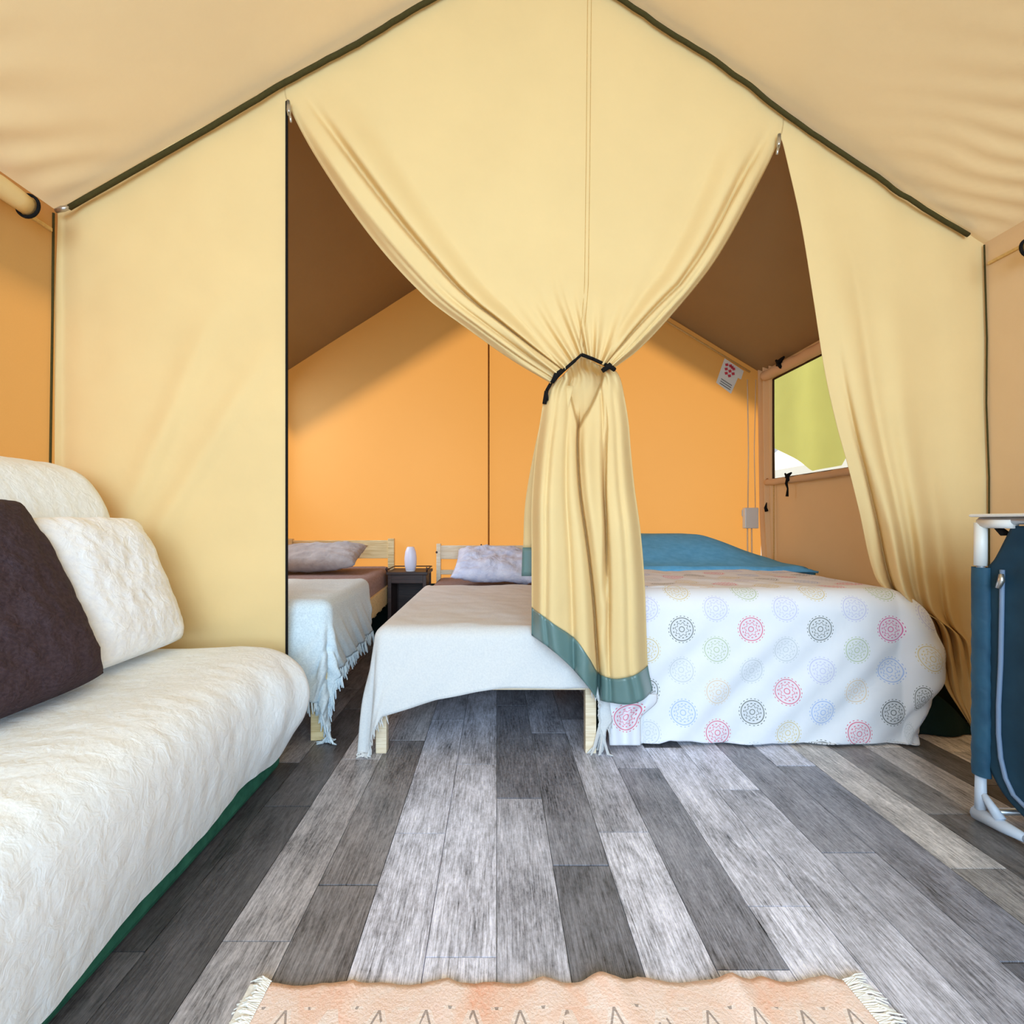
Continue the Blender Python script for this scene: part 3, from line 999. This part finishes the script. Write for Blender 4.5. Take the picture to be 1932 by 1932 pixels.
# ------------------------------------------------------------------ beds
def rounded_box(name, x0, x1, y0, y1, z0, z1, m, par, bev=.05, seg=4):
    o = MB().box(x0, x1, y0, y1, z0, z1).build(name, m, par, smooth=True, bevel=bev, seg=seg)
    return o
def pine_bed(loc, rz, label, mz, headh, mat, wd=.92, ln=1.97, legh=.27, rail_lo=.268, leg_r=.023, hslat=(.62, .74)):
    """bed seen from the foot: origin on the floor at the middle of the foot end"""
    b = empty('single_bed', loc, rz)
    tag(b, label, 'bed', 'pine single beds')
    hw = wd / 2
    for s in (-1, 1):
        x = s * (hw - leg_r)
        MB().box(x - leg_r, x + leg_r, -leg_r * .6, leg_r * 1.2, 0, .35).build('leg', mat, b, bevel=.003)
        MB().box(s * (hw - .012) - .0125, s * (hw - .012) + .0125, .03, ln - .02, rail_lo + .01, rail_lo + .14).build('side_rail', mat, b, bevel=.002)
        MB().box(x - leg_r * .8, x + leg_r * .8, ln - .02, ln + .03, 0, headh).build('head_post', mat, b, bevel=.004)
    MB().box(-hw + 2 * leg_r, hw - 2 * leg_r, -.012, .014, rail_lo, rail_lo + .10).build('foot_rail', mat, b, bevel=.002)
    MB().box(-hw + leg_r, hw - leg_r, ln - .008, ln + .012, hslat[0], hslat[1]).build('headboard', mat, b, bevel=.003)
    MB().box(-hw + leg_r, hw - leg_r, ln - .008, ln + .012, hslat[0] - .13, hslat[0] - .09).build('headboard_rail', mat, b, bevel=.003)
    for i in range(9):
        y = .12 + i * .215
        MB().box(-hw + .03, hw - .03, y, y + .07, .30, .318).build('slat', mat, b)
    tag(rounded_box('mattress', -hw + .02, hw - .02, .02, ln - .03, .318, mz, M['sheet'], b, .06), 'mattress in a mauve-brown fitted sheet')
    return b

# knotted pine of the middle bed
mb = pine_bed((-.045, 2.00, 0), 0, 'pine single bed in the middle, its head against the orange back wall', .515, .79, M['pinepale'], hslat=(.66, .775), wd=.93)
knot_m = plain('knot_brown', rgb(70, 40, 28), .6)
for px, py in ((824, 1042), (911, 1043), (908, 1028)):
    p = P(px, py, 3.955) - Vector((-.045, 2.00, 0))
    MB().tube([p, p + Vector((0, -.006, 0))], .010 if py > 1040 else .007, 8).build('knot', knot_m, mb)
lb = pine_bed((-1.222, 2.10, 0), math.radians(3.2), 'pine single bed at the left, partly hidden by the canvas panel', .60, .83, M['pine'], legh=.3, rail_lo=.33, hslat=(.66, .815), leg_r=.034, ln=1.93)

# throws over the single beds
def fF_mid(a):
    # hem higher in the middle and right, falling towards the left corner
    return poly([(-.95, .40), (-.56, .36), (-.42, .32), (-.25, .27), (-.08, .235), (.0, .222), (.40, .222), (.9, .26)], a)
th, thpos = drape('bed_throw', -.522, .435, 1.975, 3.28, .532, lambda b: poly([(1.6, .47), (2.05, .44), (2.6, .30), (3.3, .24)], b), .34, fF_mid,
                  M['throw'], r=.055, flare=.13, fold=.005, fk=20, bulge=.010, nu=130, nv=130)
tag(th, 'pale blue-white fringed throw spread over the middle single bed', 'blanket', 'throws on the single beds')
fp = [thpos(u, 1) for u in [i / 90 for i in range(0, 28)]] + [thpos(0, v) for v in [.62 + i * .38 / 60 for i in range(61)]] + [thpos(u, 1) for u in [.80 + i * .2 / 36 for i in range(37)]] + [thpos(1, v) for v in [.6 + i * .4 / 40 for i in range(41)]]
fringe('fringe', fp, .03, M['throw'], th)
fringe('corner_tassel', [thpos(0.0 + i * .002, 1) for i in range(10)] + [thpos(0, 1 - i * .004) for i in range(8)], .10, M['throw'], th, .004)
fringe('corner_tassel', [thpos(.955 + i * .004, 1) + Vector((0, .0, .0)) for i in range(11)], .16, M['throw'], th, .005)

xfl = Matrix.Translation((-1.222, 2.10, 0)) @ Matrix.Rotation(math.radians(3.2), 4, 'Z')
tl, tlpos = drape('bed_throw', -.475, .475, -.02, .80, .622, .25, lambda b: poly([(-.3, .32), (.0, .31), (.9, .29)], b),
                  lambda a: poly([(-.6, .38), (.3, .40), (.46, .42), (.7, .46)], a), M['throwgrey'], r=.05, flare=.09, fold=.010, fk=32, xf=xfl, bulge=.012, seed=4)
tag(tl, 'grey-blue fringed throw folded over the foot of the left single bed', 'blanket', 'throws on the single beds')
fp = [tlpos(1, v) for v in [i / 110 for i in range(111)]] * 2 + [tlpos(u, 1) for u in [.35 + i * .65 / 70 for i in range(71)]]
fringe('fringe', fp, .055, M['throwgrey'], tl, .0038)
fringe('corner_tassel', [tlpos(1 - i * .004, 1) for i in range(8)], .16, M['throwgrey'], tl, .005)

def pillow(name, w_, h_, t_, m, n=36, pinch=.10, wr=.006, seed=0, corner=.0):
    """lies in local XY, thickness in Z"""
    vs_, fs = [], []
    for sgn in (1, -1):
        for j in range(n + 1):
            for i in range(n + 1):
                a, b = i / n * 2 - 1, j / n * 2 - 1
                ex = 1 - pinch * (1 - abs(b) ** 2.2) * .6
                ey = 1 - pinch * (1 - abs(a) ** 2.2) * .6
                x, y = a * w_ / 2 * (1 - pinch * .5 * (1 - b * b) * abs(a)), b * h_ / 2 * (1 - pinch * .5 * (1 - a * a) * abs(b))
                rc = (1 - corner * (abs(a * b)) ** 3)
                x *= rc; y *= rc
                th_ = (max(0, 1 - a ** 4) * max(0, 1 - b ** 4)) ** .55
                z = sgn * (t_ / 2 * th_ + (wr * nz(a * 2, b * 2, seed + sgn, 1.6) + wr * .5 * nz(a * 3, b * 3, seed, 3)) * sm(th_, 0, .4))
                vs_.append((x, y, z))
    N = (n + 1) ** 2
    for s in range(2):
        for j in range(n):
            for i in range(n):
                q = s * N + j * (n + 1) + i
                f = (q, q + 1, q + n + 2, q + n + 1)
                fs.append(f if s == 0 else f[::-1])
    me = bpy.data.meshes.new(name)
    me.from_pydata(vs_, [], fs)
    bm = bmesh.new(); bm.from_mesh(me)
    bmesh.ops.remove_doubles(bm, verts=bm.verts, dist=.0004)
    bmesh.ops.recalc_face_normals(bm, faces=bm.faces)
    bm.to_mesh(me); bm.free()
    return link(name, me, m, None, True)

pb = pillow('pillow', .64, .44, .15, M['pillowblue'], wr=.022, seed=3)
pb.location = (.0, 3.56, .655); pb.rotation_euler = (math.radians(24), math.radians(2), math.radians(-3))
tag(pb, 'crumpled lavender-blue pillow on the middle single bed', 'pillow', 'pillows on the single beds')
pg = pillow('pillow', .70, .46, .14, M['pillowgrey'], wr=.016, seed=8)
pg.location = (-1.36, 3.52, .715); pg.rotation_euler = (math.radians(14), math.radians(-2), math.radians(3))
tag(pg, 'flat taupe-grey pillow on the left single bed', 'pillow', 'pillows on the single beds')

# nightstand and lamp
ns = empty('nightstand', (-.690, 3.62, 0))
tag(ns, 'small dark-stained wooden nightstand between the two single beds', 'nightstand')
MB().box(-.16, .16, 0, .30, .565, .588).build('top', M['darkwood'], ns, bevel=.004)
for s in (-1, 1):
    for y in (.02, .27):
        MB().box(s * .135 - .014, s * .135 + .014, y - .012, y + .012, 0, .565).build('leg', M['darkwood'], ns, bevel=.003)
    MB().box(s * .135 - .006, s * .135 + .006, .02, .27, .48, .565).build('side_apron', M['darkwood'], ns)
MB().box(-.125, .125, .012, .026, .50, .565).build('apron', M['darkwood'], ns, bevel=.002)
MB().box(-.13, .13, .275, .285, .06, .565).build('back_panel', M['darkwood'], ns)
for s in (-1, 1):
    MB().box(s * .13 - .005, s * .13 + .005, .03, .27, .06, .5).build('side_panel', M['darkwood'], ns)
MB().box(-.13, .13, .02, .28, .17, .186).build('shelf', M['darkwood'], ns, bevel=.002)
rail = MB()
for s in (-1, 1):
    rail.tube([(s * .152, .01, .588), (s * .158, .0, .612), (s * .150, .0, .626)], [.006, .008, .004], 8)
    rail.tube([(s * .152, .0, .606), (s * .152, .29, .606)], .005, 6)
rail.tube([(-.152, .29, .606), (.152, .29, .606)], .005, 6)
rail.build('gallery_rail', M['darkwood'], ns, True)
lm = empty('table_lamp', (-.675, 3.70, .588))
tag(lm, 'small white frosted glass lamp standing on the dark nightstand', 'lamp')
MB().lathe([(.030, 0), (.038, .008), (.046, .05), (.048, .10), (.042, .15), (.030, .182), (.024, .190)], 28).build('shade', M['lampglass'], lm, True)
MB().lathe([(.034, -.002), (.036, .004), (.030, .010)], 24, (0, 0, .0)).build('base', M['whiteplastic'], lm, True)

# double bed
db = empty('double_bed', (1.21, 2.08, 0))
tag(db, 'double bed at the right standing beneath the rosette bedspread and blue duvet', 'bed')
MB().box(-.62, .62, .04, 1.93, .12, .40).build('bed_base', M['darkgreen'], db, bevel=.01)
rounded_box('mattress', -.66, .63, .02, 1.94, .40, .655, M['matt'], db, .05)
for sx in (-.55, .55):
    for y in (.12, 1.8):
        MB().box(sx - .03, sx + .03, y - .03, y + .03, 0, .12).build('leg', M['pine'], db)
PC, PR = .1527, .180
M['spread'] = spread_mat(PC, PR)
def fF_sp(a):
    return poly([(.2, .66), (.45, .67), (.60, .66), (.66, .635), (.75, .60), (.85, .61), (1.0, .635), (1.3, .655), (1.6, .665), (1.9, .665), (2.3, .60)], a)
sp_uoff = .812 - PC * 5.5          # a rosette column sits at x = .812
def fold_raise(a, b):
    s = 0.0
    return s
sp, sppos = drape('bedspread', .545, 1.875, 2.075, 3.45, .672, lambda b: poly([(1.3, .26), (2.0, .24), (3, .3)], b), .50, fF_sp,
                  M['spread'], r=.10, flare=.035, fold=.009, fk=15, bulge=.012, nu=220, nv=240, uv=True, seed=11, foldR=1.2, cb=.105)
tag(sp, 'white bedspread printed with coloured rosettes over the double bed', 'bedspread')
# colour of each printed rosette by lattice cell
pal = {'R': rgb(222, 92, 124), 'P': rgb(214, 70, 150), 'K': rgb(96, 102, 92), 'N': rgb(70, 78, 74), 'Y': rgb(216, 196, 138), 'G': rgb(182, 196, 156), 'B': rgb(160, 184, 230), 'L': rgb(198, 198, 228), 'W': rgb(200, 205, 210), 'E': rgb(228, 204, 172)}
cells = {0: 'YKWBWK', 1: 'ELGERY', 2: 'GRWKWR', 3: 'YLWRYL', 4: 'YKLBKY', 5: 'RLGERB', 6: 'GPBNWR', 7: 'BLYKWR'}
me = sp.data
me.color_attributes.new(name='print_colour', type='FLOAT_COLOR', domain='CORNER')
uvl = me.uv_layers['UVMap'].data
ca = me.color_attributes['print_colour']
U0, V0 = .812 - PC / 2, None
# shift the UVs so that column 0 is centred on x = .812 and row centres fall right
vc = 2.075 + .10 - (.10 * PI / 2) + 0  # cloth y where the drop starts
# the drop below the rounded edge: z = ztop - r - (L - r*pi/2); rosette at abs z .505 in column 0
Lr = .10 * PI / 2 + (.672 - .10 - .505)
ycen = 2.175 - Lr
for l in range(len(uvl)):
    a, b = uvl[l].uv
    uvl[l].uv = ((a - U0) / PC * PC, (ycen - b) + PR / 2)
for p in me.polygons:
    uu = sum(uvl[i].uv[0] for i in p.loop_indices) / len(p.loop_indices)
    vv = sum(uvl[i].uv[1] for i in p.loop_indices) / len(p.loop_indices)
    ci = math.floor(uu / PC)
    ri = math.floor(vv / PR + (ci % 2) * .5)
    s = cells[ci % 8]
    # row 0 = the rosette at abs z .505 (second listed); odd columns: row 0 is half a step higher
    c_ = pal[s[(ri + 1) % len(s)]]
    for i in p.loop_indices:
        ca.data[i].color = c_
# the hem turn at the left foot corner, a folded flap reaching the floor
fl = grid('hanging_corner', 30, 30, lambda u, v: P(lerp(lerp(1143, 1150, v), lerp(1240, 1208, sm(v, .1, .5)), u), lerp(1310, 1406, v), 2.01 - .02 * math.sin(u * PI * 3) * (1 - .4 * v)), M['spread'].copy(), solid=.004,
          uvfn=lambda u, v: (u * .14, v * .2))
fl.data.materials[0].name = 'rosette_print_corner'
ca = fl.data.color_attributes.new(name='print_colour', type='FLOAT_COLOR', domain='CORNER')
for d in ca.data: d.color = pal['R']
fl.parent = sp

def duvet_h(x, y):
    # height of the blue cover over pillows towards the head
    t = sm(y, 2.92, 3.62)
    s = 1 - sm(x, 1.50, 2.02)
    return .672 + .015 + .185 * t * (.15 + .85 * s) + .008 * nz(x, y, 2, 5)
def duvet_fn(u, v):
    x, y = lerp(.50, 2.0, u), lerp(2.93, 3.96, v)
    z = duvet_h(x, y)
    ed = min(sm(u, 0, .05), sm(1 - u, 0, .06), sm(v, 0, .03))
    z = lerp(z - .16, z, ed) if v > .03 else lerp(.662, z, ed)
    return Vector((x, y, max(z, .55)))
dv = grid('duvet', 70, 70, duvet_fn, M['blue'], solid=.012)
tag(dv, 'teal-blue duvet heaped over the pillows at the head of the double bed', 'duvet')

# ------------------------------------------------------------------ sofa
so = empty('sofa', (-1.35, 1.0, 0))
tag(so, 'low green upholstered sofa along the left wall, covered by a cream throw', 'sofa')
SY0, SY1 = -.25, 1.88
keep(MB().box(-1.80, -.853, SY0, SY1 - .01, .012, .20).build('base', M['greenbase'], bevel=.02), so)
keep(MB().box(-1.78, -.85, SY0 + .02, SY1 - .05, .20, .44).build('seat', M['greenbase'], bevel=.04), so)
keep(MB().box(-1.80, -1.58, SY0 + .02, SY1 - .05, .44, 1.12).build('backrest', M['greenbase'], bevel=.05), so)
# piping cords of the base in lighter green
keep(MB().tube([(-.851, SY0, .19), (-.851, SY1 - .02, .19)], .005).build('welt', plain('green_welt', rgb(110, 160, 120), .7), smooth=True), so)
prof = [(-.830, .088), (-.815, .16), (-.800, .24), (-.792, .32), (-.800, .40), (-.835, .455), (-.90, .482), (-1.0, .490), (-1.15, .487), (-1.32, .484), (-1.42, .490), (-1.462, .530),
        (-1.485, .64), (-1.500, .80), (-1.520, .985), (-1.560, 1.085), (-1.625, 1.165), (-1.70, 1.198), (-1.76, 1.208), (-1.80, 1.19), (-1.825, 1.10), (-1.832, .8), (-1.835, .3)]
acc = [0.0]
for a, b in zip(prof, prof[1:]):
    acc.append(acc[-1] + math.hypot(b[0] - a[0], b[1] - a[1]))
fx = smoothpoly([(s, p[0]) for s, p in zip(acc, prof)])
fz = smoothpoly([(s, p[1]) for s, p in zip(acc, prof)])
LT_ = acc[-1]
def sofa_cover(u, v):
    s = u * LT_
    R0 = .05
    y = lerp(SY0 - .02, SY1 + .015, min(1, v / .93))
    x, z = fx(s), fz(s)
    # outward normal of the profile
    tx, tz = fx(s + .005) - fx(s - .005), fz(s + .005) - fz(s - .005)
    l_ = math.hypot(tx, tz) or 1
    nx, nz_ = tz / l_, -tx / l_
    nx, nz_ = (nx, nz_) if True else (nx, nz_)
    w1 = .006 * nz(y * .8, s * .8, 1, 3) + .002 * nz(y * 3, s * 1.6, 2, 8)
    w1 += .0004 * math.sin((y * 1.0 + .35 * s) * 95 + 3 * nz(y, s, 0, 5)) * (1 - sm(s, .45, .6))
    front = 1 - sm(s, .30, .45)
    # folds at the far front corner
    w1 += .005 * front * sm(y, 1.3, 1.85) * math.sin(y * 36 - s * 9)
    if s < .12:
        z += (.016 * math.sin(y * 5.3) + .010 * math.sin(y * 13.1) + .006 * nz(y, 0, 0, 9)) * (1 - s / .12)
        z += .10 * sm(y, 1.70, 1.88) * (1 - s / .12) * .5
    rx_, rz_ = x + nx * w1 * 1.0, z + nz_ * w1
    # end of the sofa: turn round the corner and hang down
    bulge = .060 * sm(y, 1.45, 1.88) * front * hump(s, .19, .17)
    rx_ += bulge
    ir = max(0, (y - (SY1 - .055)) / .07)
    if ir > 0:
        ir = min(1, ir)
        k = 1 - math.sqrt(max(0, 1 - ir * ir))
        rx_ -= nx * .05 * k if s < .5 else nx * .05 * k
        rz_ -= nz_ * .05 * k
    if v > .93:
        t = (v - .93) / .07
        cxx = lerp(rx_, -1.30, t * .9) if s < .6 else rx_
        rz_ = lerp(rz_, max(.12, rz_ - .5 * t), 1)
        rx_ = lerp(rx_, -1.32 if s < .75 else -1.70, t * .5)
    return Vector((rx_, y, rz_))
co = grid('sofa_throw', 190, 300, sofa_cover, M['cream'])
tag(co, 'cream quilted throw draped over the whole sofa seat and backrest', 'blanket')

def place_cushion(o, bl_, br_, tl_, thick):
    """orient local X along the bottom edge, local Y up the cushion"""
    bl_, br_, tl_ = Vector(bl_), Vector(br_), Vector(tl_)
    X = (br_ - bl_).normalized(); Yv = (tl_ - bl_); Yv = (Yv - X * Yv.dot(X)).normalized(); Z = X.cross(Yv)
    c = (br_ + tl_) / 2
    mtx = Matrix((X, Yv, Z)).transposed().to_4x4()
    o.matrix_world = Matrix.Translation(c) @ mtx
wc = pillow('cushion', .47, .53, .16, M['whitecush'], n=50, pinch=.05, wr=.008, seed=21, corner=.05)
place_cushion(wc, (-1.235, 1.40, .505), (-1.235, 1.88, .505), (-1.44, 1.40, 1.00), .16)
tag(wc, 'white textured square cushion leaning on the sofa back at its far end', 'cushion', 'cushions on the sofa')
dc = pillow('cushion', .54, .62, .17, M['darkcush'], n=50, pinch=.05, wr=.012, seed=25, corner=.07)
place_cushion(dc, (-1.18, .90, .505), (-1.18, 1.45, .505), (-1.46, .90, 1.05), .16)
tag(dc, 'dark plum-brown cushion leaning on the sofa in front of the white one', 'cushion', 'cushions on the sofa')

# ------------------------------------------------------------------ fabric camping cupboard at the right
cu = empty('camping_cupboard', (1.84, 1.1, 0))
tag(cu, 'petrol-blue fabric camping cupboard with white corner joints at the right edge', 'cupboard')
FX, FY, BX, NY = 1.575, 1.535, 2.12, .62
fm = MB()
Z0, Z1 = .055, .985
def ck(o): return keep(o, cu)
for (x, y) in ((FX, FY), (BX, FY), (FX, NY), (BX, NY)):
    ck(MB().tube([(x, y, Z0), (x, y, Z1)], .011, 10).build('post', M['alu'], smooth=True))
    j = MB()
    sx, sy = (1 if x < 1.8 else -1), (-1 if y > 1 else 1)
    j.tube([(x, y, Z1 - .15), (x, y, Z1 - .01)], .017, 12)
    j.tube([(x, y, Z1 - .012), (x, y + sy * .10, Z1 - .012)], .016, 12)
    j.tube([(x, y, Z1 - .012), (x + sx * .10, y, Z1 - .012)], .016, 12)
    ck(j.build('corner_joint', M['whiteplastic'], smooth=True))
    f = MB()
    f.tube([(x, y, Z0 + .10), (x, y, .03)], [.014, .016], 12)
    f.tube([(x, y + .012 * -sy, .025), (x, y + sy * .07, .030), (x, y + sy * .13, .035)], [.024, .020, .013], 10)
    f.tube([(x, y, Z0 + .05), (x, y + sy * .06, .045)], [.008, .016], 8)
    ck(f.build('foot', M['greyplastic'], smooth=True))
for x in (FX, BX):
    ck(MB().tube([(x, NY, .034), (x, FY, .034)], .011, 10).build('bottom_rail', M['alu'], smooth=True))
    ck(MB().tube([(x, NY, Z1 - .004), (x, FY, Z1 - .004)], .012, 10).build('top_rail', M['alu'], smooth=True))
ck(MB().tube([(FX, FY, .034), (BX, FY, .034)], .011, 10).build('bottom_rail', M['alu'], smooth=True))
ck(MB().box(FX - .020, BX + .02, NY - .02, FY + .022, Z1 + .008, Z1 + .018).build('worktop', M['whiteplastic'], bevel=.006))
# sleeves round the far posts
for x, y in ((FX, FY), (FX, NY), (BX, FY), (BX, NY)):
    def sl(u, v, x=x, y=y):
        t = u * 2 * PI
        z = lerp(.155, Z1 - .155, v)
        r = .0215 * (1 + .04 * math.sin(z * 110 + t * 3) * (1 - sm(z, .5, .8)) + .05 * nz(z * 14, t, 0))
        return Vector((x + r * math.cos(t) * .9, y + .004 + r * math.sin(t) * 1.25 - .006, z))
    ck(grid('post_sleeve', 20, 60, sl, M['navy']))
# fabric body, hanging inside the frame
def body_fn(u, v):
    # v: 0 top .. 1 bottom; u 0 far edge .. 1 near edge, on the face towards the room
    z = lerp(Z1 - .02, .075, v)
    yfar = FY - smoothpoly([(0, .090), (.05, .070), (.12, .040), (.16, .016), (.4, .014), (.84, .014), (.90, .04), (.95, .08), (1, .16)])(v)
    ynear = NY + .04
    y = lerp(yfar, ynear, u)
    x = FX + .004 + .016 * sm(u, 0, .10) + .006 * nz(y, z, 0, 6) * sm(u, .02, .2)
    return Vector((x, y, z))
ck(grid('front_panel', 90, 90, body_fn, M['navypanel'], solid=.004))
bb = MB()
bb.box(FX + .05, BX - .01, NY + .03, FY - .085, .075, Z1 - .02)
ck(bb.build('body', M['navypanel'], bevel=.02))
# zip
zl = []
zy = XR
def zp(px, py, X=FX + .006):
    Y = X * F / (px - CX)
    return P(px, py, Y)
zpts = [(1891, 1075), (1890, 1150), (1888, 1250), (1884, 1330), (1884, 1385), (1888, 1430), (1897, 1468), (1912, 1500), (1932, 1520), (1960, 1548), (2000, 1580)]
ck(MB().tube([zp(*q) for q in zpts], .0062, 8).build('zip', M['zip'], smooth=True))
a = zp(1889, 1095, FX - .006)
ck(MB().tube([a + Vector((0, 0, .02)), a, a + Vector((-.004, .006, -.025))], [.006, .009, .007], 8).build('zip_pull', M['steel'], smooth=True))
a = P(1896, 1003, 1.50)
ck(MB().tube([P(1881, 995, 1.50), P(1893, 1005, 1.485), P(1906, 1008, 1.47)], [.008, .012, .004], 8).build('corner_loop', M['black'], smooth=True))

# ------------------------------------------------------------------ rug
ru = empty('rug', (.12, .62, 0))
tag(ru, 'washed salmon flatweave rug with zigzag pattern lying in the foreground', 'rug')
RY0, RY1 = .30, 0.993
def rug_fn(u, v):
    y = lerp(RY0, RY1, v)
    xl = lerp(-.505, -.478, v)
    xr = lerp(.80, .735, v)
    x = lerp(xl, xr, u)
    e = sm(v, .82, 1)
    y += e * (.0065 * (1 - abs(math.sin(u * 19 + .4))) ** 2 + .0025 * math.sin(u * 67 + 1) + .002 * nz(u * 60, 0, 1) + .007 * hump(u, .575, .02) + .008 * hump(u, .86, .015) - .003)
    y += e * (.010 * (u - .2)) * 1.0
    z = .006 + e * (.006 * (1 - abs(math.sin(u * 19 + .4))) ** 2 + .012 * hump(u, .575, .03) + .010 * hump(u, .80, .02))
    z += .006 * hump(u - (1 - v) * .12, .60, .02) * sm(v, .3, .8)
    return Vector((x, y, z))
keep(grid('weave', 200, 60, rug_fn, M['rug'], solid=.005), ru)
R5 = random.Random(9)
def rugfr(side):
    b = MB()
    for i in range(170):
        v = i / 169
        p = rug_fn(1 if side > 0 else 0, v)
        for k in range(2):
            l = R5.uniform(.022, .045) * (1.35 if side > 0 else 1)
            q = p + Vector((side * l, R5.uniform(-.012, .014) + (.012 if v > .97 else 0), 0))
            b.tube([p + Vector((-side * .004, 0, .002)), (p + q) / 2 + Vector((0, 0, .006)), Vector((q.x, q.y, .004))], [.0024, .0022, .0012], 4, False)
    o = keep(b.build('fringe', M['rugfringe']), ru)
    o['kind'] = 'stuff'
rugfr(1); rugfr(-1)
tag(keep(MB().box(-.517, -.484, RY0, RY1 - .004, .004, .0105).build('end_binding', M['rugfringe'], bevel=.002), ru), 'cream binding at the left end')

# ------------------------------------------------------------------ small things on the walls of the sleeping room
yb = YB - .06
so_ = empty('power_socket', P(1412, 977, yb))
tag(so_, 'white double power socket on the corner cables beside the double bed', 'socket')
def rel(p, o): return Vector(p) - o.location
def pxbox(o, x0, y0, x1, y1, Y, d, name, m, bev=.004):
    a, b = P(x0, y1, Y) - o.location, P(x1, y0, Y) - o.location
    return MB().box(a.x, b.x, -d, 0, a.z, b.z).build(name, m, o, bevel=bev)
pxbox(so_, 1400, 958, 1426, 997, yb, .05, 'housing', M['whiteplastic'], .008)
fp_ = plain('socket_face', rgb(205, 205, 200), .4)
pxbox(so_, 1404, 962, 1413, 974, yb - .045, .010, 'outlet', fp_, .003)
pxbox(so_, 1415, 962, 1424, 974, yb - .045, .010, 'outlet', fp_, .003)
cbm = plain('pale_cable', rgb(236, 214, 180), .5)
for i, (x, dx) in enumerate(((1410, 0), (1418, 2))):
    MB().tube([P(x, 997, yb - .01) - so_.location, P(x + 1, 1100, yb - .01) - so_.location, P(x, 1200, yb - .01) - so_.location], .006, 6).build('cable', cbm, so_, True)
MB().tube([P(1411, 958, yb - .01) - so_.location, P(1412, 850, yb - .01) - so_.location, P(1410, 716, yb - .012) - so_.location], .005, 6).build('cable', cbm, so_, True)
MB().tube([P(1425, 958, yb - .01) - so_.location, P(1423, 850, yb - .01) - so_.location, P(1426, 716, yb - .012) - so_.location], .004, 6).build('cable', cbm, so_, True)

tg = empty('care_tag', P(1376, 710, yb))
tag(tg, 'white care tag with red print tilted against the back wall under the roof', 'tag')
def tagq(pts, d, name, m):
    b = MB()
    n = len(pts)
    for off in (0, -.0025):
        b.v += [tuple(P(x, y, yb - d) - tg.location + Vector((0, off, 0))) for x, y in pts]
    b.f = [tuple(range(n)), tuple(range(2 * n - 1, n - 1, -1))] + [(i, (i + 1) % n, n + (i + 1) % n, n + i) for i in range(n)]
    return b.build(name, m, tg)
tagq([(1367, 676), (1403, 700), (1398, 716), (1392, 713), (1379, 743), (1351, 722)], .0, 'card', M['whiteplastic'])
redm = plain('red_print', rgb(196, 58, 74), .7)
rb = random.Random(4)
for i, (x, y) in enumerate(((1371, 688), (1378, 690), (1384, 696), (1370, 696), (1377, 700), (1383, 705), (1370, 704), (1376, 709), (1381, 693))):
    s = 3.0
    tagq([(x - s, y - s * .6), (x + s * .8, y - s * .8), (x + s, y + s * .8), (x - s * .6, y + s)], .004, 'red_mark', redm)
gm = plain('grey_print', rgb(120, 120, 120), .7)
for i in range(3):
    x, y = 1361 + i * -1.5, 714 + i * 4
    tagq([(x, y), (x + 20, y + 13), (x + 19.4, y + 14.2), (x - .6, y + 1.2)], .004, 'text_line', gm)

# ------------------------------------------------------------------ outside
gd = MB().box(-14, 14, -14, 16, -.3, -.13).build('ground', M['grass'])
tag(gd, kind='structure')
def sheet(u, v):
    y = lerp(3.6, 6.6, u)
    low = poly([(3.6, 2.3), (4.30, 1.66), (4.38, 1.50), (4.76, 1.485), (5.41, 1.82), (5.8, 1.9), (6.6, 1.9)], y)
    z = lerp(3.4, low, v)
    return Vector((3.2 + .02 * math.sin(y * 9), y, z))
aw = empty('tarpaulin', (3.2, 5.1, -.13))
for yy in (3.6, 6.6):
    keep(MB().tube([(3.2, yy, -.14), (3.2, yy, 3.42)], .02, 8).build('pole', M['alu'], smooth=True), aw)
keep(grid('sheet', 60, 10, sheet, M['greensheet']), aw)
tag(aw, 'yellow-green sheet hanging outside beyond the bedroom window', 'tarpaulin')
wt = MB()
wt.v = [(5.6, 4.5, -.13), (5.6, 10.5, -.13), (5.6, 4.5, 2.0), (5.6, 10.5, 2.0), (7.4, 4.5, 3.5), (7.4, 10.5, 3.5), (9.2, 4.5, 2.0), (9.2, 10.5, 2.0), (9.2, 4.5, -.13), (9.2, 10.5, -.13)]
wt.f = [(0, 1, 3, 2), (2, 3, 5, 4), (4, 5, 7, 6), (6, 7, 9, 8), (0, 2, 4, 6, 8), (1, 9, 7, 5, 3)]
wto = wt.build('neighbouring_tent', M['whitetent'])
tag(wto, 'white neighbouring tent glimpsed through the bedroom window', 'tent')
